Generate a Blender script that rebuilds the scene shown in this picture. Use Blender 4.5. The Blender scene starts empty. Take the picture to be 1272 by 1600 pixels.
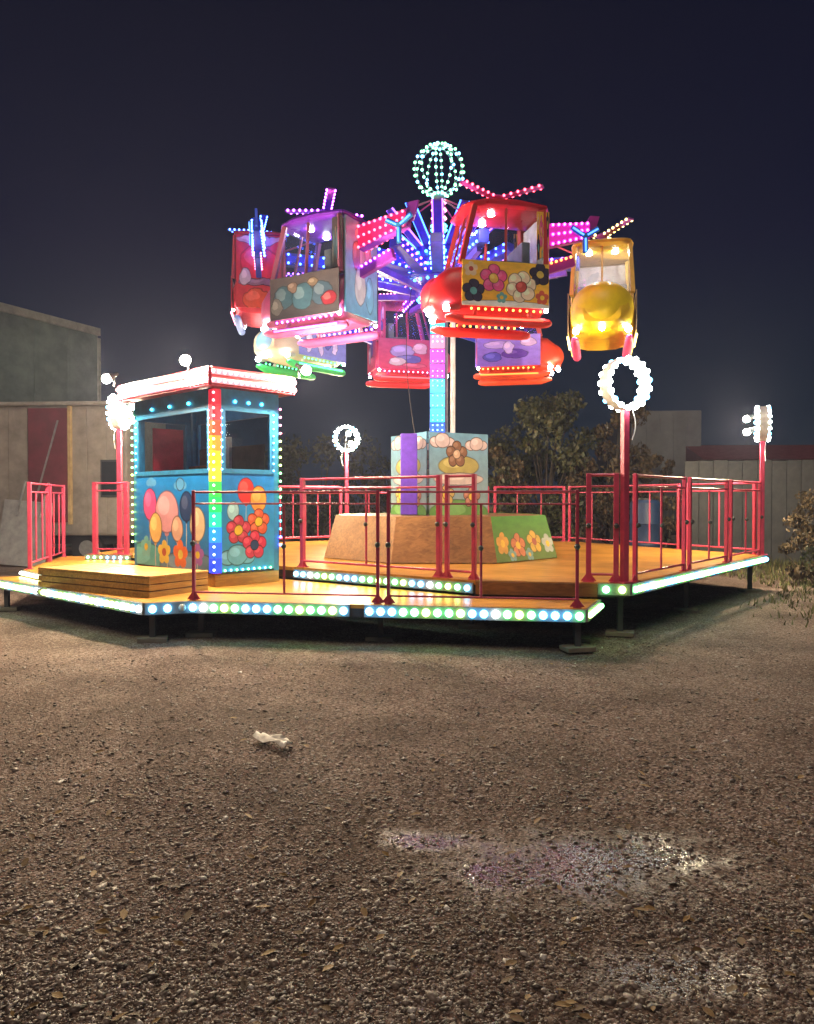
import bpy, math, random
import numpy as np
from mathutils import Vector, Matrix

R = math.radians
random.seed(7)
rng = np.random.default_rng(7)
scene = bpy.context.scene

# ------------------------------------------------------------------ camera
cam_data = bpy.data.cameras.new("camera")
cam = bpy.data.objects.new("camera", cam_data)
scene.collection.objects.link(cam)
cam.location = (0, 0, 1.6)
cam.rotation_euler = (R(90 - 0.95), 0, 0)
cam_data.sensor_fit = 'VERTICAL'
cam_data.sensor_height = 24.0
cam_data.lens = 18.0
cam_data.clip_start = 0.05
cam_data.clip_end = 1500
scene.camera = cam

# ------------------------------------------------------------------ night sky
world = bpy.data.worlds.new("World")
scene.world = world
world.use_nodes = True
nt = world.node_tree
nt.nodes.clear()
w_out = nt.nodes.new("ShaderNodeOutputWorld")
w_bg = nt.nodes.new("ShaderNodeBackground")
w_tc = nt.nodes.new("ShaderNodeTexCoord")
w_sep = nt.nodes.new("ShaderNodeSeparateXYZ")
w_ramp = nt.nodes.new("ShaderNodeValToRGB")
e = w_ramp.color_ramp.elements
e[0].position = 0.0
e[0].color = (0.008, 0.018, 0.028, 1)
e[1].position = 0.75
e[1].color = (0.0020, 0.0020, 0.0075, 1)
m = w_ramp.color_ramp.elements.new(0.3)
m.color = (0.0035, 0.0050, 0.0200, 1)
nt.links.new(w_tc.outputs["Generated"], w_sep.inputs[0])
nt.links.new(w_sep.outputs["Z"], w_ramp.inputs[0])
nt.links.new(w_ramp.outputs[0], w_bg.inputs[0])
w_bg.inputs[1].default_value = 1.0
nt.links.new(w_bg.outputs[0], w_out.inputs[0])

# weak broad moon / town light from behind the viewer
sun_d = bpy.data.lights.new("moonlight", 'SUN')
sun_d.energy = 1.2
sun_d.angle = R(25)
sun_d.color = (1.0, 0.78, 0.60)
sun = bpy.data.objects.new("moonlight", sun_d)
scene.collection.objects.link(sun)
sun.rotation_euler = (R(38), 0, R(-14))

scene.view_settings.view_transform = 'Standard'
scene.view_settings.look = 'None'
scene.view_settings.exposure = 0.0
scene.view_settings.gamma = 1.0
scene.view_settings.use_curve_mapping = False
scene.render.engine = 'CYCLES'
cy = scene.cycles
cy.use_denoising = True
cy.use_light_tree = True
cy.max_bounces = 7
cy.diffuse_bounces = 3
cy.glossy_bounces = 3
cy.transmission_bounces = 4
cy.transparent_max_bounces = 14
cy.volume_bounces = 0
cy.sample_clamp_indirect = 4.0
cy.caustics_reflective = False
cy.caustics_refractive = False
cy.use_adaptive_sampling = True
cy.adaptive_threshold = 0.03

# ------------------------------------------------------------------ helpers
COL = scene.collection


class MB:
    def __init__(self):
        self.v = []
        self.f = []

    def add(self, vs, fs):
        b = len(self.v)
        self.v.extend([tuple(x) for x in vs])
        self.f.extend([tuple(b + i for i in q) for q in fs])
        return self

    def box(self, c, s, rz=0.0):
        cx, cy_, cz = c
        sx, sy, sz = s[0] / 2, s[1] / 2, s[2] / 2
        co, si = math.cos(rz), math.sin(rz)
        vs = []
        for z in (-sz, sz):
            for x, y in ((-sx, -sy), (sx, -sy), (sx, sy), (-sx, sy)):
                vs.append((cx + x * co - y * si, cy_ + x * si + y * co, cz + z))
        return self.add(vs, [(3, 2, 1, 0), (4, 5, 6, 7), (0, 1, 5, 4), (1, 2, 6, 5), (2, 3, 7, 6), (3, 0, 4, 7)])

    def tube(self, p0, p1, r, n=10, r1=None):
        p0, p1 = Vector(p0), Vector(p1)
        r1 = r if r1 is None else r1
        d = (p1 - p0).normalized()
        a = d.orthogonal().normalized()
        b = d.cross(a)
        vs = []
        for p, rr in ((p0, r), (p1, r1)):
            for k in range(n):
                t = 2 * math.pi * k / n
                vs.append(p + a * (rr * math.cos(t)) + b * (rr * math.sin(t)))
        fs = [(k, (k + 1) % n, n + (k + 1) % n, n + k) for k in range(n)]
        fs.append(tuple(range(n - 1, -1, -1)))
        fs.append(tuple(range(n, 2 * n)))
        return self.add(vs, fs)

    def bar(self, p0, p1, w, h):
        """square bar from p0 to p1; w sideways (horizontal), h the other way"""
        p0, p1 = Vector(p0), Vector(p1)
        d = (p1 - p0).normalized()
        s = d.cross(Vector((0, 0, 1)))
        if s.length < 1e-4:
            s = Vector((1, 0, 0))
        s.normalize()
        u = s.cross(d)
        vs = []
        for p in (p0, p1):
            for i, j in ((-1, -1), (1, -1), (1, 1), (-1, 1)):
                vs.append(p + s * (i * w / 2) + u * (j * h / 2))
        return self.add(vs, [(3, 2, 1, 0), (4, 5, 6, 7), (0, 1, 5, 4), (1, 2, 6, 5), (2, 3, 7, 6), (3, 0, 4, 7)])

    def prism(self, pts, z0, z1):
        n = len(pts)
        a = sum(pts[i][0] * pts[(i + 1) % n][1] - pts[(i + 1) % n][0] * pts[i][1] for i in range(n))
        if a < 0:
            pts = pts[::-1]
        vs = [(x, y, z0) for x, y in pts] + [(x, y, z1) for x, y in pts]
        fs = [tuple(range(n - 1, -1, -1)), tuple(range(n, 2 * n))]
        fs += [(i, (i + 1) % n, n + (i + 1) % n, n + i) for i in range(n)]
        return self.add(vs, fs)

    def ball(self, c, r, nu=12, nv=8):
        rx, ry, rz = (r, r, r) if not isinstance(r, tuple) else r
        vs = [(c[0], c[1], c[2] - rz)]
        for j in range(1, nv):
            t = -math.pi / 2 + math.pi * j / nv
            for i in range(nu):
                p = 2 * math.pi * i / nu
                vs.append((c[0] + rx * math.cos(t) * math.cos(p), c[1] + ry * math.cos(t) * math.sin(p), c[2] + rz * math.sin(t)))
        vs.append((c[0], c[1], c[2] + rz))
        fs = [(0, 1 + (i + 1) % nu, 1 + i) for i in range(nu)]
        for j in range(nv - 2):
            for i in range(nu):
                a = 1 + j * nu + i
                b = 1 + j * nu + (i + 1) % nu
                fs.append((a, b, b + nu, a + nu))
        top = len(vs) - 1
        base = 1 + (nv - 2) * nu
        fs += [(base + i, base + (i + 1) % nu, top) for i in range(nu)]
        return self.add(vs, fs)

    def loft(self, rings):
        n = len(rings[0])
        vs = [p for ring in rings for p in ring]
        fs = []
        for j in range(len(rings) - 1):
            for i in range(n):
                a, b = j * n + i, j * n + (i + 1) % n
                fs.append((a, b, b + n, a + n))
        fs.append(tuple(range(n - 1, -1, -1)))
        fs.append(tuple((len(rings) - 1) * n + i for i in range(n)))
        return self.add(vs, fs)

    def mesh(self, name):
        me = bpy.data.meshes.new(name)
        me.from_pydata(self.v, [], self.f)
        me.update()
        return me

    def build(self, name, mat, parent=None, smooth=False, bevel=0.0):
        me = self.mesh(name)
        if mat:
            me.materials.append(mat)
        o = bpy.data.objects.new(name, me)
        COL.objects.link(o)
        if parent:
            o.parent = parent
        if smooth:
            me.shade_smooth()
            me.set_sharp_from_angle(angle=R(40))
        if bevel > 0:
            mod = o.modifiers.new("bevel", 'BEVEL')
            mod.width = bevel
            mod.segments = 2
            mod.limit_method = 'ANGLE'
            mod.angle_limit = R(40)
        return o


def tag(o, label, cat, group=None, kind=None):
    if label:
        o["label"] = label
    if cat:
        o["category"] = cat
    if group:
        o["group"] = group
    if kind:
        o["kind"] = kind
    return o


def thing(name, label, cat, loc=(0, 0, 0), rz=0.0, group=None):
    o = bpy.data.objects.new(name, None)
    COL.objects.link(o)
    o.empty_display_size = 0.2
    o.location = loc
    o.rotation_euler = (0, 0, rz)
    return tag(o, label, cat, group)


def copy_obj(mesh, name, parent, loc, rot=(0, 0, 0)):
    o = bpy.data.objects.new(name, mesh)
    COL.objects.link(o)
    o.parent = parent
    o.location = loc
    o.rotation_euler = rot
    return o


# ------------------------------------------------------------------ materials
def principled(name):
    mt = bpy.data.materials.new(name)
    mt.use_nodes = True
    return mt, mt.node_tree, mt.node_tree.nodes["Principled BSDF"]


def paint(name, col, rough=0.45, var=0.18, scale=6.0, metal=0.0, bump=0.0, dirt=0.25):
    """painted surface: base colour with grime and uneven gloss"""
    mt, t, b = principled(name)
    tc = t.nodes.new("ShaderNodeTexCoord")
    n1 = t.nodes.new("ShaderNodeTexNoise")
    n1.inputs["Scale"].default_value = scale
    n1.inputs["Detail"].default_value = 8
    n1.inputs["Roughness"].default_value = 0.65
    t.links.new(tc.outputs["Object"], n1.inputs["Vector"])
    rp = t.nodes.new("ShaderNodeValToRGB")
    rp.color_ramp.elements[0].position = 0.3
    rp.color_ramp.elements[1].position = 0.7
    d = tuple(c * (1 - var) * (1 - dirt) + 0.02 * dirt for c in col)
    rp.color_ramp.elements[0].color = (*d, 1)
    rp.color_ramp.elements[1].color = (*[min(1, c * (1 + var * 0.4)) for c in col], 1)
    t.links.new(n1.outputs["Fac"], rp.inputs[0])
    t.links.new(rp.outputs[0], b.inputs["Base Color"])
    mr = t.nodes.new("ShaderNodeMapRange")
    mr.inputs["To Min"].default_value = min(1, rough + 0.15)
    mr.inputs["To Max"].default_value = max(0.05, rough - 0.1)
    t.links.new(n1.outputs["Fac"], mr.inputs["Value"])
    t.links.new(mr.outputs[0], b.inputs["Roughness"])
    b.inputs["Metallic"].default_value = metal
    if bump > 0:
        bp = t.nodes.new("ShaderNodeBump")
        bp.inputs["Strength"].default_value = bump
        bp.inputs["Distance"].default_value = 0.01
        t.links.new(n1.outputs["Fac"], bp.inputs["Height"])
        t.links.new(bp.outputs[0], b.inputs["Normal"])
    return mt


def glow(name, col, strength, base=None):
    """surface of a lit lamp"""
    mt, t, b = principled(name)
    b.inputs["Base Color"].default_value = (*(base or col), 1)
    b.inputs["Roughness"].default_value = 0.3
    b.inputs["Emission Color"].default_value = (*col, 1)
    b.inputs["Emission Strength"].default_value = strength
    return mt


def wood(name, col, rough=0.4, seam=1.22):
    mt, t, b = principled(name)
    tc = t.nodes.new("ShaderNodeTexCoord")
    mp = t.nodes.new("ShaderNodeMapping")
    mp.inputs["Scale"].default_value = (1.2, 9.0, 9.0)
    mp.inputs["Rotation"].default_value = (0, 0, R(12))
    t.links.new(tc.outputs["Object"], mp.inputs["Vector"])
    n1 = t.nodes.new("ShaderNodeTexNoise")
    n1.inputs["Scale"].default_value = 2.2
    n1.inputs["Detail"].default_value = 9
    n1.inputs["Distortion"].default_value = 1.2
    t.links.new(mp.outputs[0], n1.inputs["Vector"])
    n2 = t.nodes.new("ShaderNodeTexNoise")
    n2.inputs["Scale"].default_value = 1.3
    n2.inputs["Detail"].default_value = 6
    t.links.new(tc.outputs["Object"], n2.inputs["Vector"])
    rp = t.nodes.new("ShaderNodeValToRGB")
    rp.color_ramp.elements[0].position = 0.3
    rp.color_ramp.elements[0].color = (col[0] * 0.55, col[1] * 0.5, col[2] * 0.42, 1)
    rp.color_ramp.elements[1].position = 0.68
    rp.color_ramp.elements[1].color = (*col, 1)
    t.links.new(n1.outputs["Fac"], rp.inputs[0])
    mx = t.nodes.new("ShaderNodeMix")
    mx.data_type = 'RGBA'
    mx.blend_type = 'MULTIPLY'
    r2 = t.nodes.new("ShaderNodeValToRGB")
    r2.color_ramp.elements[0].position = 0.32
    r2.color_ramp.elements[0].color = (0.55, 0.5, 0.45, 1)
    r2.color_ramp.elements[1].position = 0.6
    r2.color_ramp.elements[1].color = (1, 1, 1, 1)
    t.links.new(n2.outputs["Fac"], r2.inputs[0])
    mx.inputs[0].default_value = 0.8
    t.links.new(rp.outputs[0], mx.inputs[6])
    t.links.new(r2.outputs[0], mx.inputs[7])
    t.links.new(mx.outputs[2], b.inputs["Base Color"])
    mr = t.nodes.new("ShaderNodeMapRange")
    mr.inputs["To Min"].default_value = rough + 0.2
    mr.inputs["To Max"].default_value = rough - 0.1
    t.links.new(n2.outputs["Fac"], mr.inputs["Value"])
    t.links.new(mr.outputs[0], b.inputs["Roughness"])
    bp = t.nodes.new("ShaderNodeBump")
    bp.inputs["Strength"].default_value = 0.25
    bp.inputs["Distance"].default_value = 0.004
    t.links.new(n1.outputs["Fac"], bp.inputs["Height"])
    t.links.new(bp.outputs[0], b.inputs["Normal"])
    return mt


def printed(name, base_a, base_b, spots, rough=0.35, wob=0.12, seed=0.0):
    """flat printed board: a two-tone ground with soft-edged coloured shapes"""
    mt, t, b = principled(name)
    tc = t.nodes.new("ShaderNodeTexCoord")
    n1 = t.nodes.new("ShaderNodeTexNoise")
    n1.noise_dimensions = '4D'
    n1.inputs["W"].default_value = seed
    n1.inputs["Scale"].default_value = 5.0
    n1.inputs["Detail"].default_value = 4
    t.links.new(tc.outputs["UV"], n1.inputs["Vector"])
    sub = t.nodes.new("ShaderNodeVectorMath")
    sub.operation = 'SUBTRACT'
    sub.inputs[1].default_value = (0.5, 0.5, 0.5)
    t.links.new(n1.outputs["Color"], sub.inputs[0])
    scl = t.nodes.new("ShaderNodeVectorMath")
    scl.operation = 'SCALE'
    scl.inputs["Scale"].default_value = wob
    t.links.new(sub.outputs[0], scl.inputs[0])
    add = t.nodes.new("ShaderNodeVectorMath")
    t.links.new(tc.outputs["UV"], add.inputs[0])
    t.links.new(scl.outputs[0], add.inputs[1])
    sep = t.nodes.new("ShaderNodeSeparateXYZ")
    t.links.new(add.outputs[0], sep.inputs[0])
    g = t.nodes.new("ShaderNodeMix")
    g.data_type = 'RGBA'
    g.inputs[6].default_value = (*base_a, 1)
    g.inputs[7].default_value = (*base_b, 1)
    t.links.new(sep.outputs["Y"], g.inputs[0])
    cur = g.outputs[2]
    tiers = []
    for (cx, cy_, rx, ry, c) in spots:
        if rx > 0.045:
            tiers.append((cx, cy_, rx + 0.010, ry + 0.012, tuple(v_ * 0.2 for v_ in c)))
        tiers.append((cx, cy_, rx, ry, c))
        if rx < 0.05 or ry < 0.05:
            continue
        tiers.append((cx - rx * 0.28, cy_ + ry * 0.30, rx * 0.52, ry * 0.48, tuple(min(0.9, v_ * 1.25 + 0.05) for v_ in c)))
    for (cx, cy_, rx, ry, c) in tiers:
        s = t.nodes.new("ShaderNodeVectorMath")
        s.operation = 'SUBTRACT'
        s.inputs[1].default_value = (cx, cy_, 0)
        t.links.new(add.outputs[0], s.inputs[0])
        mu = t.nodes.new("ShaderNodeVectorMath")
        mu.operation = 'MULTIPLY'
        mu.inputs[1].default_value = (1 / rx, 1 / ry, 0)
        t.links.new(s.outputs[0], mu.inputs[0])
        ln = t.nodes.new("ShaderNodeVectorMath")
        ln.operation = 'LENGTH'
        t.links.new(mu.outputs[0], ln.inputs[0])
        mr = t.nodes.new("ShaderNodeMapRange")
        mr.inputs["From Min"].default_value = 1.04
        mr.inputs["From Max"].default_value = 0.96
        t.links.new(ln.outputs["Value"], mr.inputs["Value"])
        mx = t.nodes.new("ShaderNodeMix")
        mx.data_type = 'RGBA'
        mx.inputs[7].default_value = (*c, 1)
        t.links.new(mr.outputs[0], mx.inputs[0])
        t.links.new(cur, mx.inputs[6])
        cur = mx.outputs[2]
    # fine mottling of the ink
    n2 = t.nodes.new("ShaderNodeTexNoise")
    n2.inputs["Scale"].default_value = 7.0
    n2.inputs["Detail"].default_value = 5
    t.links.new(tc.outputs["UV"], n2.inputs["Vector"])
    r3 = t.nodes.new("ShaderNodeValToRGB")
    r3.color_ramp.elements[0].position = 0.35
    r3.color_ramp.elements[0].color = (0.86, 0.86, 0.88, 1)
    r3.color_ramp.elements[1].position = 0.62
    r3.color_ramp.elements[1].color = (1.08, 1.08, 1.06, 1)
    t.links.new(n2.outputs["Fac"], r3.inputs[0])
    mm = t.nodes.new("ShaderNodeMix")
    mm.data_type = 'RGBA'
    mm.blend_type = 'MULTIPLY'
    mm.inputs[0].default_value = 1.0
    t.links.new(cur, mm.inputs[6])
    t.links.new(r3.outputs[0], mm.inputs[7])
    cur = mm.outputs[2]
    t.links.new(cur, b.inputs["Base Color"])
    b.inputs["Roughness"].default_value = rough
    return mt


def balloon(cx, cy_, r, asp, c):
    return [(cx, cy_ - r * 2.0, 0.006, r * 1.1, (0.5, 0.48, 0.42)), (cx, cy_ - r * 1.08, 0.16 * r / asp, 0.13 * r, tuple(v_ * 0.7 for v_ in c)), (cx, cy_, 0.82 * r / asp, r, c)]


def flower(cx, cy_, r, asp, c, ctr=(0.85, 0.55, 0.05), n=5):
    o = [(cx + 0.62 * r / asp * math.cos(2 * math.pi * k / n + 0.3), cy_ + 0.62 * r * math.sin(2 * math.pi * k / n + 0.3), 0.42 * r / asp, 0.42 * r, c) for k in range(n)]
    return o + [(cx, cy_, 0.34 * r / asp, 0.34 * r, ctr)]


def cloud(cx, cy_, r, asp, c=(0.72, 0.74, 0.78)):
    return [(cx - 0.7 * r / asp, cy_, 0.6 * r / asp, 0.42 * r, c), (cx + 0.7 * r / asp, cy_, 0.6 * r / asp, 0.42 * r, c), (cx, cy_ + 0.15 * r, 0.75 * r / asp, 0.6 * r, c)]


def panel(name, org, u, v, w, h, th, mat, parent):
    """board with UVs: org lower corner, u/v unit directions, thickness along u x v"""
    org, u, v = Vector(org), Vector(u), Vector(v)
    n = u.cross(v)
    vs = []
    for k in (0, th):
        for a, bb in ((0, 0), (w, 0), (w, h), (0, h)):
            vs.append(org + u * a + v * bb + n * k)
    mb = MB().add(vs, [(3, 2, 1, 0), (4, 5, 6, 7), (0, 1, 5, 4), (1, 2, 6, 5), (2, 3, 7, 6), (3, 0, 4, 7)])
    o = mb.build(name, mat, parent)
    uv = o.data.uv_layers.new(name="UVMap")
    base = [(0, 0), (1, 0), (1, 1), (0, 1)] * 2
    for lp in o.data.loops:
        uv.data[lp.index].uv = base[lp.vertex_index]
    return o


def glass_mat(name, tint=(0.9, 0.95, 1.0), haze=0.06):
    mt = bpy.data.materials.new(name)
    mt.use_nodes = True
    t = mt.node_tree
    t.nodes.clear()
    out = t.nodes.new("ShaderNodeOutputMaterial")
    tr = t.nodes.new("ShaderNodeBsdfTransparent")
    tr.inputs[0].default_value = (*tint, 1)
    gl = t.nodes.new("ShaderNodeBsdfGlossy")
    gl.inputs["Roughness"].default_value = 0.06
    df = t.nodes.new("ShaderNodeBsdfDiffuse")
    df.inputs[0].default_value = (0.6, 0.62, 0.65, 1)
    fr = t.nodes.new("ShaderNodeFresnel")
    fr.inputs[0].default_value = 1.45
    m1 = t.nodes.new("ShaderNodeMixShader")
    ge = t.nodes.new("ShaderNodeNewGeometry")
    fm = t.nodes.new("ShaderNodeMath")
    fm.operation = 'SUBTRACT'
    fm.inputs[0].default_value = 1.0
    t.links.new(ge.outputs["Backfacing"], fm.inputs[1])
    f2 = t.nodes.new("ShaderNodeMath")
    f2.operation = 'MULTIPLY'
    t.links.new(fr.outputs[0], f2.inputs[0])
    t.links.new(fm.outputs[0], f2.inputs[1])
    t.links.new(f2.outputs[0], m1.inputs[0])
    t.links.new(tr.outputs[0], m1.inputs[1])
    t.links.new(gl.outputs[0], m1.inputs[2])
    m2 = t.nodes.new("ShaderNodeMixShader")
    m2.inputs[0].default_value = haze
    t.links.new(m1.outputs[0], m2.inputs[1])
    t.links.new(df.outputs[0], m2.inputs[2])
    t.links.new(m2.outputs[0], out.inputs[0])
    return mt


M = {}
M["wood"] = wood("plywood_deck", (0.68, 0.33, 0.05), 0.30)
M["box_wood"] = wood("step_boards", (0.66, 0.40, 0.09), 0.45)
M["brown_wood"] = wood("brown_board", (0.30, 0.145, 0.045), 0.5)
M["rail"] = paint("pink_red_rail_paint", (0.60, 0.055, 0.13), 0.35)
M["gate"] = paint("shaded_gate_paint", (0.40, 0.03, 0.08), 0.35)  # railing red darkened: backlit shade of the front gates put into the paint
M["steel"] = paint("galvanised_steel", (0.42, 0.43, 0.45), 0.4, metal=0.6)
M["dark_steel"] = paint("dark_steel", (0.035, 0.037, 0.042), 0.5)
M["black"] = paint("black_plastic", (0.015, 0.015, 0.017), 0.5)
M["fascia"] = paint("grey_fascia", (0.22, 0.24, 0.25), 0.35)
M["pad"] = paint("weathered_timber_pad", (0.16, 0.13, 0.10), 0.8, bump=0.3)
M["glass"] = glass_mat("window_glass", haze=0.012)
M["blue_glass"] = glass_mat("booth_glass", (0.85, 0.9, 0.92), 0.0)
M["blue"] = paint("booth_blue_paint", (0.03, 0.24, 0.52), 0.35)
M["red"] = paint("booth_red_paint", (0.55, 0.03, 0.06), 0.35)
M["white"] = paint("white_paint", (0.75, 0.74, 0.72), 0.4)
M["seat"] = paint("seat_vinyl", (0.22, 0.22, 0.24), 0.5)
L = {}
L["green"] = glow("led_green", (0.22, 1.0, 0.32), 13.0)
L["dead"] = glow("led_unlit", (0.5, 0.55, 0.5), 0.0)
L["blue"] = glow("led_ice_blue", (0.16, 0.60, 1.0), 13.0)
L["lime"] = glow("led_lime", (0.62, 1.0, 0.22), 12.0)
L["warm"] = glow("flood_lens", (1.0, 0.78, 0.50), 5600.0)
L["ringw"] = glow("ring_flood_lens", (1.0, 0.80, 0.50), 5000.0)
L["white"] = glow("led_white", (0.92, 1.0, 0.95), 16.0)
L["ring"] = glow("led_ring", (0.90, 1.0, 0.90), 75.0)
L["cool"] = glow("led_cool_white", (0.85, 0.95, 1.0), 85.0)
L["ceil"] = glow("ceiling_led", (1.0, 0.95, 0.88), 130.0)
L["pinkw"] = glow("led_pink_white", (1.0, 0.36, 0.46), 5.5)
L["sph"] = glow("led_mint", (0.26, 1.0, 0.50), 6.5)
for k_, c_, s_ in (("r", (1.0, 0.06, 0.10), 14.0), ("m", (1.0, 0.08, 0.75), 12.0), ("p", (0.50, 0.10, 1.0), 18.0), ("b", (0.06, 0.16, 1.0), 24.0),
                   ("y", (1.0, 0.80, 0.22), 9.0), ("g", (0.08, 1.0, 0.28), 6.0), ("c", (0.08, 0.85, 1.0), 8.0), ("o", (1.0, 0.30, 0.05), 9.0),
                   ("k", (1.0, 0.25, 0.45), 8.0)):
    L[k_] = glow("led_" + k_, c_, s_)

bulb_me = {}


def bulb_mesh(key, r, nu=10, nv=6):
    kk = (key, r)
    if kk not in bulb_me:
        me = MB().ball((0, 0, 0), r, nu, nv).mesh("led_bulb")
        me.materials.append(L[key])
        me.shade_smooth()
        bulb_me[kk] = me
    return bulb_me[kk]


FLOOD = (1.0, 0.82, 0.60)


def floodlight(parent, loc, direction, key, r=0.10, name="floodlight"):
    """round lamp: bowl housing > frosted globe lens that gives off the light"""
    loc, d = Vector(loc), Vector(direction).normalized()
    h = MB().tube(loc - d * 0.11, loc - d * 0.02, r * 0.55, 14, r * 1.05).tube(loc - d * 0.17, loc - d * 0.10, r * 0.4, 10).build(name, M["black"], parent, smooth=True)
    MB().ball(loc + d * 0.02, r, 16, 10).build("lens", L[key], h, smooth=True)
    return h


# ------------------------------------------------------------------ ground
def ground():
    def axis(lo, hi, fine0, fine1, step, n_out):
        a = list(np.arange(fine0, fine1 + 1e-6, step))
        left = [fine0 - (fine0 - lo) * (k / n_out) ** 2.5 for k in range(n_out, 0, -1)]
        right = [fine1 + (hi - fine1) * (k / n_out) ** 2.5 for k in range(1, n_out + 1)]
        return np.array(left + a + right)
    xs = axis(-150, 150, -9, 10, 0.16, 14)
    ys = axis(-45, 185, 0.5, 16, 0.16, 14)
    X, Y = np.meshgrid(xs, ys)
    Z = 0.012 * np.sin(X * 1.7 + 0.6 * Y) * np.cos(Y * 1.3 - 0.4 * X) + 0.008 * np.sin(3.9 * X + 1.0) * np.sin(3.1 * Y)
    Z += 0.05 * np.clip((X - 5.2) / 4, 0, 1) * np.clip((Y - 7) / 4, 0, 1)
    fade = np.clip((Y - 0.5) / 1.0, 0, 1) * np.clip((15.5 - Y) / 2.0, 0, 1) * np.clip((10 - np.abs(X)) / 2.0, 0, 1)
    Z = Z * fade
    # the puddle lies in a shallow dip
    for px, py, rx, ry in ((0.75, 3.45, 1.0, 0.55), (0.75, 2.55, 0.5, 0.28)):
        Z -= 0.012 * np.exp(-(((X - px) / rx) ** 2 + ((Y - py) / ry) ** 2))
    Z -= 0.004
    ny, nx = X.shape
    verts = np.stack([X, Y, Z], -1).reshape(-1, 3)
    idx = np.arange(nx * ny).reshape(ny, nx)
    faces = np.stack([idx[:-1, :-1], idx[:-1, 1:], idx[1:, 1:], idx[1:, :-1]], -1).reshape(-1, 4)
    me = bpy.data.meshes.new("ground")
    me.from_pydata(verts.tolist(), [], faces.tolist())
    me.shade_smooth()
    mt, t, b = principled("damp_gravel")
    tc = t.nodes.new("ShaderNodeTexCoord")

    def noise(scale, det=6, rough=0.6):
        n = t.nodes.new("ShaderNodeTexNoise")
        n.inputs["Scale"].default_value = scale
        n.inputs["Detail"].default_value = det
        n.inputs["Roughness"].default_value = rough
        t.links.new(tc.outputs["Object"], n.inputs["Vector"])
        return n
    big = noise(0.8, 8, 0.62)
    fine = noise(95, 3, 0.7)
    vor = t.nodes.new("ShaderNodeTexVoronoi")
    vor.inputs["Scale"].default_value = 78
    vor.inputs["Randomness"].default_value = 1.0
    t.links.new(tc.outputs["Object"], vor.inputs["Vector"])
    vs = t.nodes.new("ShaderNodeSeparateColor")
    t.links.new(vor.outputs["Color"], vs.inputs[0])
    rp = t.nodes.new("ShaderNodeValToRGB")
    els = rp.color_ramp.elements
    els[0].position = 0.0
    els[0].color = (0.0464, 0.0328, 0.0286, 1)
    els[1].position = 1.0
    els[1].color = (0.2847, 0.2541, 0.2476, 1)
    for p, c in ((0.4, (0.1087, 0.0762, 0.0639)), (0.75, (0.1760, 0.1311, 0.1143))):
        x = els.new(p)
        x.color = (*c, 1)
    t.links.new(vs.outputs[0], rp.inputs[0])
    # broad pale and dark patches
    pr = t.nodes.new("ShaderNodeValToRGB")
    pr.color_ramp.elements[0].position = 0.32
    pr.color_ramp.elements[0].color = (0.55, 0.50, 0.45, 1)
    pr.color_ramp.elements[1].position = 0.68
    pr.color_ramp.elements[1].color = (1.45, 1.42, 1.38, 1)
    t.links.new(big.outputs["Fac"], pr.inputs[0])
    mx = t.nodes.new("ShaderNodeMix")
    mx.data_type = 'RGBA'
    mx.blend_type = 'MULTIPLY'
    mx.inputs[0].default_value = 1.0
    t.links.new(rp.outputs[0], mx.inputs[6])
    t.links.new(pr.outputs[0], mx.inputs[7])
    # wet mask: puddle shapes broken up by noise
    sep = t.nodes.new("ShaderNodeSeparateXYZ")
    t.links.new(tc.outputs["Object"], sep.inputs[0])
    mid = noise(4.5, 10, 0.75)

    def wet_mask(spots, amp, f0, f1):
        cur = None
        for (cx, cy_, rx, ry) in spots:
            sb_ = t.nodes.new("ShaderNodeVectorMath")
            sb_.operation = 'SUBTRACT'
            sb_.inputs[1].default_value = (cx, cy_, 0)
            t.links.new(tc.outputs["Object"], sb_.inputs[0])
            mu = t.nodes.new("ShaderNodeVectorMath")
            mu.operation = 'MULTIPLY'
            mu.inputs[1].default_value = (1 / rx, 1 / ry, 0)
            t.links.new(sb_.outputs[0], mu.inputs[0])
            ln = t.nodes.new("ShaderNodeVectorMath")
            ln.operation = 'LENGTH'
            t.links.new(mu.outputs[0], ln.inputs[0])
            if cur is None:
                cur = ln.outputs["Value"]
            else:
                mn = t.nodes.new("ShaderNodeMath")
                mn.operation = 'MINIMUM'
                t.links.new(cur, mn.inputs[0])
                t.links.new(ln.outputs["Value"], mn.inputs[1])
                cur = mn.outputs[0]
        ad = t.nodes.new("ShaderNodeMath")
        ad.operation = 'MULTIPLY_ADD'
        ad.inputs[1].default_value = amp
        t.links.new(mid.outputs["Fac"], ad.inputs[0])
        t.links.new(cur, ad.inputs[2])
        w_ = t.nodes.new("ShaderNodeMapRange")
        w_.inputs["From Min"].default_value = f0
        w_.inputs["From Max"].default_value = f1
        w_.interpolation_type = 'SMOOTHSTEP'
        t.links.new(ad.outputs[0], w_.inputs["Value"])
        return w_
    wet = wet_mask(((0.80, 3.36, 0.80, 0.42), (0.10, 3.60, 0.30, 0.16), (0.95, 2.60, 0.50, 0.20)), 2.6, 2.45, 1.55)
    core = wet_mask(((0.50, 3.28, 0.26, 0.10), (0.95, 3.42, 0.30, 0.12)), 1.5, 2.1, 1.6)
    dk = t.nodes.new("ShaderNodeMix")
    dk.data_type = 'RGBA'
    dk.blend_type = 'MULTIPLY'
    dk.inputs[7].default_value = (0.7, 0.66, 0.62, 1)
    t.links.new(wet.outputs[0], dk.inputs[0])
    t.links.new(mx.outputs[2], dk.inputs[6])
    t.links.new(dk.outputs[2], b.inputs["Base Color"])
    rr = t.nodes.new("ShaderNodeMapRange")
    rr.inputs["To Min"].default_value = 0.88
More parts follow.
